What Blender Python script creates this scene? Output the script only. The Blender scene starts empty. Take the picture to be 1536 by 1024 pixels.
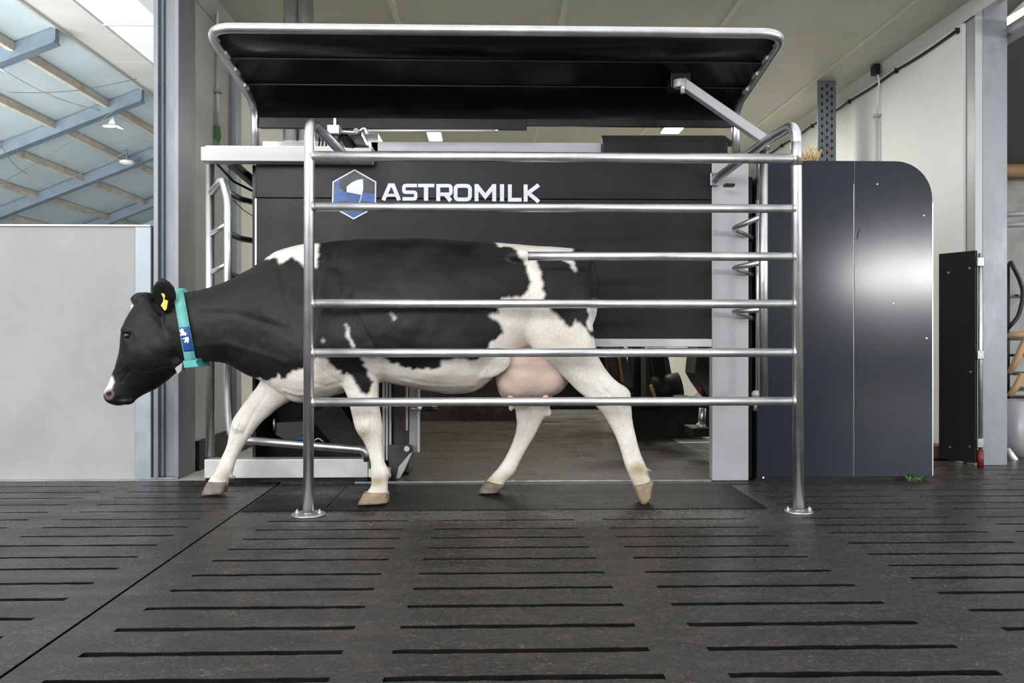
import bpy, bmesh, math, random
from mathutils import Vector, noise
import numpy as np
random.seed(7)
scene = bpy.context.scene
C = scene.collection
PI = math.pi

# ------------------------------------------------------------------ camera
F = 1240.0; CX = 768.0; CY = 505.0; H = 0.903
TH = math.atan(33 / 1240)
cs, sn = math.cos(TH), math.sin(TH)
cam_d = bpy.data.cameras.new('camera'); cam = bpy.data.objects.new('camera', cam_d); C.objects.link(cam)
cam.location = (0, 0, H); cam.rotation_euler = (PI / 2, 0, -TH)
cam_d.sensor_width = 36; cam_d.lens = 36 * F / 1536
cam_d.shift_y = -(512 - CY) / 1536
cam_d.clip_start = 0.05; cam_d.clip_end = 200
scene.camera = cam

def P(px, py, Y):
    """the point of the plane at distance Y that the photograph shows at px, py"""
    u = (px - CX) / F; v = (CY - py) / F
    dx = u * cs + sn; dy = cs - u * sn
    s = Y / dy
    return Vector((dx * s, Y, H + v * s))
def PX(px, Y): return P(px, 505, Y).x
def PZ(py, px, Y): return P(px, py, Y).z

# ------------------------------------------------------------------ mesh helpers
class MB:
    def __init__(s): s.v = []; s.f = []; s.sm = []
    def face(s, idx, smooth=False): s.f.append(tuple(idx)); s.sm.append(smooth)
    def box(s, x0, x1, y0, y1, z0, z1):
        if x0 > x1: x0, x1 = x1, x0
        if y0 > y1: y0, y1 = y1, y0
        if z0 > z1: z0, z1 = z1, z0
        b = len(s.v)
        s.v += [Vector(p) for p in ((x0,y0,z0),(x1,y0,z0),(x1,y1,z0),(x0,y1,z0),(x0,y0,z1),(x1,y0,z1),(x1,y1,z1),(x0,y1,z1))]
        for q in ((0,3,2,1),(4,5,6,7),(0,1,5,4),(1,2,6,5),(2,3,7,6),(3,0,4,7)): s.face([b+i for i in q])
        return s
    def bar(s, a, c, w, h, up=(0,0,1)):
        """square bar from a to c"""
        a = Vector(a); c = Vector(c); d = (c-a).normalized(); up = Vector(up)
        r = d.cross(up).normalized(); u = r.cross(d).normalized()
        b = len(s.v)
        for p in (a, c):
            for (i, j) in ((-1,-1),(1,-1),(1,1),(-1,1)): s.v.append(p + r*i*w/2 + u*j*h/2)
        for q in ((3,2,1,0),(4,5,6,7),(0,1,5,4),(1,2,6,5),(2,3,7,6),(3,0,4,7)): s.face([b+i for i in q])
        return s
    def tube(s, pts, r, seg=16, cap=True):
        pts = [Vector(p) for p in pts]; n = len(pts)
        tan = []
        for i in range(n):
            t = (pts[min(i+1,n-1)] - pts[max(i-1,0)]).normalized(); tan.append(t)
        ref = Vector((0,0,1)) if abs(tan[0].z) < 0.9 else Vector((1,0,0))
        u = tan[0].cross(ref).normalized(); b = len(s.v)
        for i in range(n):
            u = (u - tan[i]*u.dot(tan[i])).normalized(); w = tan[i].cross(u)
            rr = r[i] if isinstance(r, (list, tuple)) else r
            for k in range(seg):
                a = 2*PI*k/seg; s.v.append(pts[i] + (u*math.cos(a) + w*math.sin(a))*rr)
        for i in range(n-1):
            for k in range(seg):
                k2 = (k+1) % seg
                s.face((b+i*seg+k, b+i*seg+k2, b+(i+1)*seg+k2, b+(i+1)*seg+k), True)
        if cap:
            s.face([b+k for k in range(seg)][::-1]); s.face([b+(n-1)*seg+k for k in range(seg)])
        return s
    def cyl(s, a, c, r, seg=24): return s.tube([a, c], r, seg)
    def sphere(s, c, r, seg=16, sc=(1,1,1)):
        b = len(s.v); rings = seg//2; c = Vector(c)
        s.v.append(c + Vector((0,0,r*sc[2])))
        for i in range(1, rings):
            a = PI*i/rings
            for k in range(seg):
                t = 2*PI*k/seg
                s.v.append(c + Vector((r*sc[0]*math.sin(a)*math.cos(t), r*sc[1]*math.sin(a)*math.sin(t), r*sc[2]*math.cos(a))))
        s.v.append(c - Vector((0,0,r*sc[2]))); e = len(s.v)-1
        for k in range(seg): s.face((b, b+1+k, b+1+(k+1)%seg), True)
        for i in range(rings-2):
            for k in range(seg):
                s.face((b+1+i*seg+k, b+1+(i+1)*seg+k, b+1+(i+1)*seg+(k+1)%seg, b+1+i*seg+(k+1)%seg), True)
        for k in range(seg): s.face((e, b+1+(rings-2)*seg+(k+1)%seg, b+1+(rings-2)*seg+k), True)
        return s
    def loft(s, secs, seg=32, ex=2.2):
        """secs: (centre, a, b, taper) rings, closed with end fans"""
        b0 = len(s.v)
        for sec in secs:
            c, a, bb = sec[:3]; tp = sec[3] if len(sec) > 3 else 0
            for k in range(seg):
                t = 2*PI*k/seg; co = math.cos(t); si = math.sin(t)
                x = math.copysign(abs(co)**(2/ex), co); y = math.copysign(abs(si)**(2/ex), si)
                s.v.append(c + a*x + bb*(y*(1+tp*x)))
        n = len(secs)
        for i in range(n-1):
            for k in range(seg):
                k2 = (k+1) % seg
                s.face((b0+i*seg+k, b0+i*seg+k2, b0+(i+1)*seg+k2, b0+(i+1)*seg+k), True)
        for i, rev in ((0, True), (n-1, False)):
            s.v.append(secs[i][0].copy()); e = len(s.v)-1
            for k in range(seg):
                q = (b0+i*seg+k, b0+i*seg+(k+1)%seg, e)
                s.face(q[::-1] if rev else q, True)
        return s
    def prism(s, poly, y0, y1):
        """poly of (x, z), extruded from y0 to y1"""
        b = len(s.v); n = len(poly)
        for y in (y0, y1):
            for x, z in poly: s.v.append(Vector((x, y, z)))
        s.face([b+i for i in range(n)]); s.face([b+n+i for i in range(n)][::-1])
        for i in range(n): s.face((b+(i+1)%n, b+i, b+n+i, b+n+(i+1)%n))
        return s
    def prism3(s, pts, d):
        """closed outline of 3-D points, extruded by vector d"""
        b = len(s.v); n = len(pts); d = Vector(d)
        s.v += [Vector(p) for p in pts] + [Vector(p)+d for p in pts]
        s.face([b+i for i in range(n)]); s.face([b+n+i for i in range(n)][::-1])
        for i in range(n): s.face((b+(i+1)%n, b+i, b+n+i, b+n+(i+1)%n))
        return s
    def ring(s, outer, inner, y0, y1):
        b = len(s.v); n = len(outer)
        for y in (y0, y1):
            for pl in (outer, inner):
                for x, z in pl: s.v.append(Vector((x, y, z)))
        for i in range(n):
            j = (i+1) % n
            s.face((b+i, b+j, b+n+j, b+n+i)); s.face((b+2*n+j, b+2*n+i, b+3*n+i, b+3*n+j))
            s.face((b+j, b+i, b+2*n+i, b+2*n+j)); s.face((b+n+i, b+n+j, b+3*n+j, b+3*n+i))
        return s
    def mesh(s, name, m=None, fix=True):
        me = bpy.data.meshes.new(name); me.from_pydata([tuple(v) for v in s.v], [], s.f)
        me.polygons.foreach_set('use_smooth', s.sm)
        if fix:
            bm = bmesh.new(); bm.from_mesh(me); bmesh.ops.recalc_face_normals(bm, faces=bm.faces); bm.to_mesh(me); bm.free()
        if m: me.materials.append(m)
        return me
    def build(s, name, m, parent=None, bevel=0, label=None):
        o = bpy.data.objects.new(name, s.mesh(name, m)); C.objects.link(o)
        if parent:
            o.parent = parent
            p = parent; off = Vector((0,0,0))
            while p: off += p.location; p = p.parent
            for v in o.data.vertices: v.co -= off
        if bevel:
            md = o.modifiers.new('bevel', 'BEVEL'); md.width = bevel; md.segments = 2; md.limit_method = 'ANGLE'; md.angle_limit = 0.7
        if label: o['label'] = label
        return o

def arc_path(pts, rad, n=7):
    """polyline with rounded corners"""
    pts = [Vector(p) for p in pts]; out = [pts[0]]
    for i in range(1, len(pts)-1):
        a, b, c = pts[i-1], pts[i], pts[i+1]
        r = rad[i-1] if isinstance(rad, (list, tuple)) else rad
        d1 = (a-b).normalized(); d2 = (c-b).normalized()
        r = min(r, (a-b).length*.48, (c-b).length*.48)
        p0 = b + d1*r; p1 = b + d2*r
        for k in range(n+1):
            t = k/n; out.append(p0*(1-t)**2 + b*2*t*(1-t) + p1*t*t)
    out.append(pts[-1]); return out

def thing(name, label, cat, loc=(0,0,0), group=None, kind=None):
    o = bpy.data.objects.new(name, None); C.objects.link(o); o.location = loc
    o.empty_display_size = 0.1
    o['label'] = label; o['category'] = cat
    if group: o['group'] = group
    if kind: o['kind'] = kind
    return o
def tag(o, label, cat, group=None, kind=None):
    o['label'] = label; o['category'] = cat
    if group: o['group'] = group
    if kind: o['kind'] = kind
    return o
def struct(o, label=None):
    o['kind'] = 'structure'
    if label: o['label'] = label
    return o

# ------------------------------------------------------------------ materials
def mat(name, col, rough=.5, metal=0, var=.08, nscale=6, rvar=.1, bump=0, bscale=60, spec=.5, stretch=(1,1,1), dark=None, dscale=1.5, damt=.5, coat=0):
    m = bpy.data.materials.new(name); m.use_nodes = True
    nt = m.node_tree; N = nt.nodes; L = nt.links
    bs = N['Principled BSDF']; bs.inputs['Metallic'].default_value = metal
    bs.inputs['Specular IOR Level'].default_value = spec
    if coat: bs.inputs['Coat Weight'].default_value = coat; bs.inputs['Coat Roughness'].default_value = .15
    tc = N.new('ShaderNodeTexCoord'); mp = N.new('ShaderNodeMapping'); mp.inputs['Scale'].default_value = stretch
    L.new(tc.outputs['Object'], mp.inputs['Vector'])
    n = N.new('ShaderNodeTexNoise'); n.inputs['Scale'].default_value = nscale; n.inputs['Detail'].default_value = 6; n.inputs['Roughness'].default_value = .6
    L.new(mp.outputs[0], n.inputs['Vector'])
    rp = N.new('ShaderNodeMapRange'); rp.inputs['From Min'].default_value = .3; rp.inputs['From Max'].default_value = .7
    rp.inputs['To Min'].default_value = 1-var; rp.inputs['To Max'].default_value = 1+var
    L.new(n.outputs['Fac'], rp.inputs['Value'])
    mx = N.new('ShaderNodeVectorMath'); mx.operation = 'SCALE'; mx.inputs[0].default_value = col[:3]
    L.new(rp.outputs[0], mx.inputs['Scale'])
    outc = mx.outputs[0]
    if dark:
        n3 = N.new('ShaderNodeTexNoise'); n3.inputs['Scale'].default_value = dscale; n3.inputs['Detail'].default_value = 8; n3.inputs['Roughness'].default_value = .65
        L.new(tc.outputs['Object'], n3.inputs['Vector'])
        r3 = N.new('ShaderNodeMapRange'); r3.inputs['From Min'].default_value = .5; r3.inputs['From Max'].default_value = .68; r3.inputs['To Max'].default_value = damt
        L.new(n3.outputs['Fac'], r3.inputs['Value'])
        mm = N.new('ShaderNodeMix'); mm.data_type = 'RGBA'; mm.inputs['B'].default_value = (*dark[:3], 1)
        L.new(r3.outputs[0], mm.inputs['Factor']); L.new(outc, mm.inputs['A']); outc = mm.outputs['Result']
    L.new(outc, bs.inputs['Base Color'])
    rr = N.new('ShaderNodeMapRange'); rr.inputs['From Min'].default_value = .3; rr.inputs['From Max'].default_value = .7
    rr.inputs['To Min'].default_value = max(.02, rough-rvar); rr.inputs['To Max'].default_value = min(1, rough+rvar)
    L.new(n.outputs['Fac'], rr.inputs['Value']); L.new(rr.outputs[0], bs.inputs['Roughness'])
    if bump:
        n2 = N.new('ShaderNodeTexNoise'); n2.inputs['Scale'].default_value = bscale; n2.inputs['Detail'].default_value = 5
        L.new(mp.outputs[0], n2.inputs['Vector'])
        bp = N.new('ShaderNodeBump'); bp.inputs['Strength'].default_value = bump; bp.inputs['Distance'].default_value = .004
        L.new(n2.outputs['Fac'], bp.inputs['Height']); L.new(bp.outputs[0], bs.inputs['Normal'])
    return m

M = {}
M['steel'] = mat('galvanised_tube', (.66,.66,.665), .40, 1, .07, 9, .05, .03, 60, dark=(.5,.5,.49), dscale=16, damt=.45)
M['steel_dark'] = mat('dull_steel', (.30,.30,.31), .38, 1, .15, 12, .1, .1, 80)
M['stainless'] = mat('stainless_sheet', (.66,.66,.65), .42, .55, .08, 5, .08, .05, 120, dark=(.4,.36,.3), damt=.35)
M['white_metal'] = mat('white_metal', (.62,.62,.61), .4, 0, .05, 7, .06, dark=(.5,.45,.38), dscale=3, damt=.3)
M['grey_panel'] = mat('grey_panel', (.40,.40,.41), .45, .2, .05, 3, .08, .05, 200)
M['panel'] = mat('dark_panel', (.0155,.0155,.0185), .42, 0, .10, 3, .06, .08, 260, spec=.24)
M['cabinet'] = mat('dark_blue_cabinet', (.012,.0155,.024), .165, 0, .10, 2.5, .008, .012, 30, spec=.5)
M['black'] = mat('black_plastic', (.006,.006,.006), .4, 0, .2, 6, .1, .1, 60, spec=.4)
M['black_gloss'] = mat('black_sheet', (.0035,.0035,.0035), .25, 0, .15, 2, .06, .02, 20, spec=.2)
M['rubber'] = mat('rubber', (.012,.012,.012), .5, 0, .3, 8, .15, .4, 110, spec=.4)
M['housing'] = mat('grey_green_housing', (.075,.078,.070), .45, .3, .15, 4, .1)
M['wall_white'] = mat('white_panel_wall', (.84,.84,.83), .55, 0, .03, 1.5, .05, dark=(.74,.73,.70), dscale=1.1, damt=.25)
M['wall_cream'] = mat('cream_wall', (.72,.71,.62), .6, 0, .05, 1.5, .05)
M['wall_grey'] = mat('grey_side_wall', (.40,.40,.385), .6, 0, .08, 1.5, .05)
M['ceiling'] = mat('green_cream_ceiling', (.60,.60,.50), .5, 0, .06, 1.2, .08, .05, 200, dark=(.48,.48,.37), dscale=1.5, damt=.5)
M['partition'] = mat('concrete_board', (.37,.37,.36), .6, 0, .12, 2.6, .1, .25, 130, dark=(.40,.385,.35), dscale=3.2, damt=.6)
M['galv'] = mat('galvanised_beam', (.23,.245,.265), .45, .45, .14, 7, .12, .15, 60, stretch=(1,1,.4), dark=(.24,.235,.23), dscale=4, damt=.5)
M['galv_light'] = mat('galvanised_strip', (.34,.38,.41), .45, .4, .12, 9, .1)
M['galv_dark'] = mat('roof_steel', (.17,.215,.26), .55, .3, .15, 4, .1)
M['timber'] = mat('purlin_timber', (.56,.50,.42), .7, 0, .22, 5, .1, .3, 40, stretch=(1,.15,1), dark=(.28,.22,.16), dscale=3, damt=.6)
M['roof'] = mat('pale_blue_roof', (.50,.58,.61), .6, 0, .06, 1.2, .08, .1, 20, dark=(.42,.47,.48), dscale=.8, damt=.6)
M['roof_beige'] = mat('beige_roof', (.50,.49,.47), .6, 0, .06, 1.5, .08)
M['concrete'] = mat('rough_concrete', (.42,.42,.40), .8, 0, .14, 5, .08, .4, 40, dark=(.25,.25,.24), dscale=4, damt=.6)
M['white_plastic'] = mat('white_plastic', (.78,.79,.80), .35, 0, .03)
M['blue'] = mat('blue_paint', (.018,.085,.32), .35, 0, .12, 9)
M['logo_white'] = mat('white_print', (.80,.83,.88), .4, 0, .03)
M['logo_pale'] = mat('pale_blue_print', (.62,.68,.80), .4, 0, .05)
M['logo_blue'] = mat('blue_print', (.018,.075,.26), .4, 0, .2, 12)
M['logo_blue2'] = mat('bright_blue_print', (.025,.115,.38), .4, 0, .1, 12)
M['logo_dark'] = mat('dark_print', (.024,.026,.034), .42, 0, .05)
M['teal'] = mat('teal_webbing', (.16,.49,.44), .75, 0, .10, 12, .05, .5, 300)
M['teal_dark'] = mat('teal_plastic', (.09,.40,.39), .4, 0, .08)
M['yellow'] = mat('yellow_tag', (.70,.52,.08), .4, 0, .1)
M['red'] = mat('red_hose', (.13,.012,.010), .4, 0, .1)
M['green'] = mat('green_leaf', (.045,.17,.03), .5, 0, .3, 20)
M['straw'] = mat('straw', (.55,.40,.17), .8, 0, .3, 20)
M['wood'] = mat('wood_handle', (.40,.24,.12), .6, 0, .2, 10, stretch=(1,1,.2))
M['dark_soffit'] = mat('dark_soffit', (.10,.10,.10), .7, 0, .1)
M['hoof'] = mat('hoof_horn', (.26,.185,.115), .5, 0, .3, 18, .1, .3, 80, dark=(.07,.05,.035), dscale=14, damt=.8)
M['hoof_dark'] = mat('dirty_hoof_horn', (.17,.14,.115), .5, 0, .3, 18, .1, .3, 80, dark=(.05,.04,.03), dscale=10, damt=.8)
M['udder'] = mat('pink_udder_skin', (.62,.47,.40), .5, 0, .07, 14, .05, .35, 26, dark=(.52,.33,.26), dscale=8, damt=.6)
M['inner_ear'] = mat('pale_ear_hair', (.62,.54,.38), .8, 0, .2, 40)
M['eye'] = mat('dark_eye', (.008,.006,.005), .06, 0, 0, spec=.8)
M['lampglass'] = None

def emissive(name, col, st):
    m = bpy.data.materials.new(name); m.use_nodes = True
    b = m.node_tree.nodes['Principled BSDF']; b.inputs['Base Color'].default_value = (.8,.8,.8,1)
    b.inputs['Emission Color'].default_value = (*col, 1); b.inputs['Emission Strength'].default_value = st
    return m
M['lamp'] = emissive('fluorescent_lamp', (1, .98, .85), 3.0)

def skylight_mat():
    m = bpy.data.materials.new('translucent_skylight'); m.use_nodes = True
    nt = m.node_tree; nt.nodes.clear()
    o = nt.nodes.new('ShaderNodeOutputMaterial'); mx = nt.nodes.new('ShaderNodeMixShader')
    a = nt.nodes.new('ShaderNodeBsdfTranslucent'); a.inputs[0].default_value = (.95,.95,.95,1)
    b = nt.nodes.new('ShaderNodeBsdfTransparent'); mx.inputs[0].default_value = .85
    n = nt.nodes.new('ShaderNodeTexNoise'); n.inputs['Scale'].default_value = 2
    r = nt.nodes.new('ShaderNodeMapRange'); r.inputs['To Min'].default_value = .8; r.inputs['To Max'].default_value = .95
    nt.links.new(n.outputs['Fac'], r.inputs['Value']); nt.links.new(r.outputs[0], mx.inputs[0])
    nt.links.new(a.outputs[0], mx.inputs[1]); nt.links.new(b.outputs[0], mx.inputs[2]); nt.links.new(mx.outputs[0], o.inputs[0])
    return m
M['skylight'] = skylight_mat()

def floor_mat(name, base, brown, rlo, rhi, damp=1.0, spec=.5):
    m = bpy.data.materials.new(name); m.use_nodes = True
    nt = m.node_tree; N = nt.nodes; L = nt.links; bs = N['Principled BSDF']
    tc = N.new('ShaderNodeTexCoord')
    def nz(sc, det=8, ro=.6, vec=None):
        n = N.new('ShaderNodeTexNoise'); n.inputs['Scale'].default_value = sc; n.inputs['Detail'].default_value = det; n.inputs['Roughness'].default_value = ro
        L.new(vec or tc.outputs['Object'], n.inputs['Vector']); return n
    def mr(src, a, b, c, d):
        r = N.new('ShaderNodeMapRange'); r.inputs['From Min'].default_value = a; r.inputs['From Max'].default_value = b
        r.inputs['To Min'].default_value = c; r.inputs['To Max'].default_value = d; L.new(src, r.inputs['Value']); return r.outputs[0]
    def mix(f, A, B):
        x = N.new('ShaderNodeMix'); x.data_type = 'RGBA'; L.new(f, x.inputs['Factor'])
        if isinstance(A, tuple): x.inputs['A'].default_value = (*A, 1)
        else: L.new(A, x.inputs['A'])
        if isinstance(B, tuple): x.inputs['B'].default_value = (*B, 1)
        else: L.new(B, x.inputs['B'])
        return x.outputs['Result']
    mp = N.new('ShaderNodeMapping'); mp.inputs['Scale'].default_value = (.6, 1.6, 1); L.new(tc.outputs['Object'], mp.inputs['Vector'])
    n1 = nz(1.6, 8, .6, mp.outputs[0]); n2 = nz(9, 8, .7, mp.outputs[0]); n3 = nz(48, 5, .75); n4 = nz(3.1, 6, .65, mp.outputs[0])
    dk = tuple(c*.55 for c in base); li = tuple(c*2.3 for c in base)
    c1 = mix(mr(n1.outputs['Fac'], .38, .64, 0, 1), dk, base)
    c2 = mix(mr(n2.outputs['Fac'], .50, .72, 0, .75), c1, brown)
    c3 = mix(mr(n3.outputs['Fac'], .52, .66, 0, .9), c2, li)
    # small pale grit
    v = N.new('ShaderNodeTexVoronoi'); v.inputs['Scale'].default_value = 55; L.new(tc.outputs['Object'], v.inputs['Vector'])
    grit = N.new('ShaderNodeMath'); grit.operation = 'MULTIPLY'
    L.new(mr(v.outputs['Distance'], .10, .30, 1, 0), grit.inputs[0]); L.new(mr(n2.outputs['Fac'], .44, .60, .05, .9), grit.inputs[1])
    c4 = mix(grit.outputs[0], c3, tuple(c*2.6 for c in brown))
    L.new(c4, bs.inputs['Base Color'])
    r1 = mr(n4.outputs['Fac'], .35, .65, rlo, rhi)
    ra = N.new('ShaderNodeMath'); ra.operation = 'ADD'; L.new(r1, ra.inputs[0]); L.new(mr(n3.outputs['Fac'], .35, .65, -.10, .14), ra.inputs[1])
    L.new(ra.outputs[0], bs.inputs['Roughness'])
    bs.inputs['Specular IOR Level'].default_value = spec
    h = N.new('ShaderNodeMath'); h.operation = 'MULTIPLY_ADD'; h.inputs[1].default_value = 1.1
    L.new(n3.outputs['Fac'], h.inputs[0]); L.new(n2.outputs['Fac'], h.inputs[2])
    b = N.new('ShaderNodeBump'); b.inputs['Strength'].default_value = .7*damp; b.inputs['Distance'].default_value = .009
    L.new(h.outputs[0], b.inputs['Height']); L.new(b.outputs[0], bs.inputs['Normal'])
    return m
M['floor'] = floor_mat('wet_slatted_concrete', (.024,.0222,.0205), (.062,.047,.036), .08, .38, 1.2, .5)
M['inner_floor'] = floor_mat('wet_box_floor', (.034,.029,.023), (.085,.058,.040), .26, .55, .6, .3)
M['mat'] = floor_mat('rubber_mat', (.0065,.0065,.0065), (.011,.010,.009), .42, .6, .35, .14)
M['muck_shade'] = mat('shaded_slot_muck', (.006,.0055,.005), .6, 0, .3, 12, .1, .4, 60, spec=.1)  # muck on the slot walls, near black to paint in the slot shade
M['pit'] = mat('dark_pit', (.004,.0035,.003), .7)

# ------------------------------------------------------------------ floor with real slots
def slab(rows, cols, x0, x1, y0, y1, w=.030, skip=None):
    """rows: slot centre distances; cols: (left near, left far, right near, right far) at Y 2.2 and 4.0"""
    mb = MB(); rnd = random.Random(len(rows)*7+int(x0*10))
    def ln(a, b, Y): return a + (b-a)*(Y-2.2)/1.8
    xl = [('e', x0)]; solid = []
    lines = [lambda Y: x0]; iscol = []
    for (a, b, c, d) in cols:
        iscol.append(False)
        n = 14
        for k in range(n+1):
            lines.append(lambda Y, a=a, b=b, c=c, d=d, t=k/n: ln(a, b, Y)*(1-t) + ln(c, d, Y)*t)
            if k < n: iscol.append(True)
    iscol.append(False); lines.append(lambda Y: x1)
    ys = [y0]; isrow = []
    for r in rows:
        isrow.append(False); w = max(.018, .050-.0075*r); ys.append(r-w/2); isrow.append(True); ys.append(r+w/2)
    isrow.append(False); ys.append(y1)
    nx, ny = len(lines), len(ys)
    idx = {}
    for j in range(ny):
        for i in range(nx):
            jit = rnd.uniform(-.0035, .0035) if 0 < j < ny-1 and 0 < i < nx-1 else 0
            x = lines[i](ys[j])
            idx[i, j] = len(mb.v); mb.v.append(Vector((x, ys[j]+jit, 0)))
    low = {}; walls = []
    def lo(i, j):
        if (i, j) not in low:
            v = mb.v[idx[i, j]]; low[i, j] = len(mb.v); mb.v.append(Vector((v.x, v.y, -.14)))
        return low[i, j]
    def hole(i, j):
        if not (0 <= i < nx-1 and 0 <= j < ny-1): return True
        if not (iscol[i] and isrow[j]): return False
        if skip and skip(mb.v[idx[i, j]].x, ys[j]): return False
        return True
    for j in range(ny-1):
        for i in range(nx-1):
            if hole(i, j): continue
            mb.face((idx[i,j], idx[i+1,j], idx[i+1,j+1], idx[i,j+1]))
            w0 = len(mb.f)
            if hole(i-1, j): mb.face((idx[i,j+1], lo(i,j+1), lo(i,j), idx[i,j]))
            if hole(i+1, j): mb.face((idx[i+1,j], lo(i+1,j), lo(i+1,j+1), idx[i+1,j+1]))
            if hole(i, j-1): mb.face((idx[i,j], lo(i,j), lo(i+1,j), idx[i+1,j]))
            if hole(i, j+1): mb.face((idx[i+1,j+1], lo(i+1,j+1), lo(i,j+1), idx[i,j+1]))
            walls.extend(range(w0, len(mb.f)))
    me = mb.mesh('floor', M['floor'], fix=False); me.materials.append(M['muck_shade'])
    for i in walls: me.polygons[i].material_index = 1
    o = bpy.data.objects.new('floor', me); C.objects.link(o); o['kind'] = 'structure'
    return o
rowsC = [1.41,1.61,1.80,1.995,2.189,2.378,2.579,2.777,2.973,3.161,3.366,3.544,3.721,3.893,4.073]
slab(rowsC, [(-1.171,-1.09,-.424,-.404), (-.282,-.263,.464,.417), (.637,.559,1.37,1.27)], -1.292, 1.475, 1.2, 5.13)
rowsR = [1.62,1.80,1.98,2.16,2.34,2.515,2.69,2.875,3.055,3.225,3.395,3.58,3.77,3.925,4.08,4.285,4.44,4.62,4.80,4.98,5.16,5.34,5.52]
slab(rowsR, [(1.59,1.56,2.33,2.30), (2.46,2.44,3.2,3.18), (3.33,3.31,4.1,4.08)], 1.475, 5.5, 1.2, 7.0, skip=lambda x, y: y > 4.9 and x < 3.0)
rowsL = [1.60,1.79,1.98,2.17,2.36,2.52,2.685,2.885,3.07,3.262,3.433,3.626,3.796,3.972,4.142,4.319,4.508,4.694,4.869,5.06]
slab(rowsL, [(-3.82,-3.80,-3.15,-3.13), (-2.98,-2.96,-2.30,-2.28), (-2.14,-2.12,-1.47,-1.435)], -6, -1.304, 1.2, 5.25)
# the plain floor behind the camera and around
fb = MB(); fb.box(-9, 9, -9, 1.19, -.14, 0); struct(fb.build('floor', M['floor']))
fb = MB(); fb.box(-1.29, 1.6, 5.13, 12, -.14, .006); struct(fb.build('floor', M['inner_floor']))
fb = MB(); fb.box(1.61, 3.4, 7.0, 12, -.14, 0); fb.box(-9, -1.31, 5.26, 12, -.14, 0); fb.box(-30, -9.01, 1, 34, -.14, 0); fb.box(-9, -2.3, 12.01, 34, -.14, 0); struct(fb.build('floor', M['concrete']))
fb = MB(); fb.box(3.6, 12, 7.0, 14, -.14, 0); struct(fb.build('floor', M['floor']))
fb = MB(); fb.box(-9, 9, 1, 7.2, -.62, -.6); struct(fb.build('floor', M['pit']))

# rubber mats the cow walks on
mats = [((-1.285), -.865, 'narrow black rubber mat by the left fence post'), (-.86, .178, 'middle black rubber mat under the standing hooves'), (.183, 1.46, 'long black rubber mat below the rear hoof in the air')]
for a, b, lb in mats:
    m_ = MB(); m_.box(a, b, 4.308, 5.035, 0, .004)
    tag(m_.build('rubber_mat', M['mat'], bevel=.0015), lb, 'mat', 'black rubber mats along the robot')
# kerb in front of the box: thin pale edge and a black strip standing in for a dark gap
kb = MB(); kb.box(-.83, 1.60, 5.036, 5.095, 0, .004); tag(kb.build('dark_gap_strip', M['black']), 'flat black strip standing in for the dark gap between the rubber mats and the metal threshold', 'gap')
kb = MB(); kb.box(-.83, 1.375, 5.100, 5.125, 0, .012); tag(kb.build('threshold_strip', M['steel_dark'], bevel=.002), 'thin metal threshold strip at the foot of the milking box', 'threshold')

# ------------------------------------------------------------------ room shell
wr = MB(); wr.box(3.40, 3.44, 5.86, 12, 0, 3.25); struct(wr.build('wall_right', M['wall_white']))
yg = -1.985/PX(344,1.0)
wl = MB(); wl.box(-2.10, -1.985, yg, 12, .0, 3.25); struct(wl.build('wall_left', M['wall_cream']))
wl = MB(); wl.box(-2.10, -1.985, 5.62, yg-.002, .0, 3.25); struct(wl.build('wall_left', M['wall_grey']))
wl = MB(); wl.box(-1.984, -1.955, 5.62, 8, .0, .20); struct(wl.build('baseboard_left', M['black']))
wb = MB(); wb.box(-2.1, 3.5, 12, 12.1, 0, 3.25); struct(wb.build('wall_back', M['wall_cream']))
ce = MB()
edges = [-2.1, -.69, .53, 1.75, 2.97, 3.6]
for a, b in zip(edges[:-1], edges[1:]): ce.box(a+.004, b-.004, 5.2, 12.05, 3.25, 3.36)
ce.box(-2.1, 3.6, 5.2, 12.05, 3.262, 3.37)
struct(ce.build('ceiling', M['ceiling']))
for k, x in enumerate([.53, 1.75, 2.97, -.69]):
    t_ = MB(); t_.box(x-.018, x+.018, 5.2, 12, 3.243, 3.25); struct(t_.build('trim_%d' % (k+1), M['wall_cream'], bevel=.002))
t_ = MB(); t_.prism3([(3.397,5.3,3.25),(3.35,5.3,3.25),(3.397,5.3,3.16)], (0,6.6,0)); struct(t_.build('trim_5', M['white_metal']))
t_ = MB(); t_.prism3([(-1.98,5.65,3.25),(-1.90,5.65,3.25),(-1.98,5.65,3.17)], (0,6.2,0)); struct(t_.build('trim_6', M['grey_panel']))

# left partition
pw = MB(); pw.box(-6, PX(203,5.3), 5.30, 5.38, .0, 1.60); struct(pw.build('wall_front_left', M['partition'], bevel=.004))
pw = MB(); pw.box(PX(203,5.3), PX(227,5.3), 5.292, 5.385, .0, 1.60); struct(pw.build('trim_7', M['galv_light'], bevel=.004))
pw = MB(); pw.box(-6, PX(227,5.3), 5.285, 5.395, 1.60, 1.612); struct(pw.build('trim_8', M['stainless'], bevel=.002))

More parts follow.
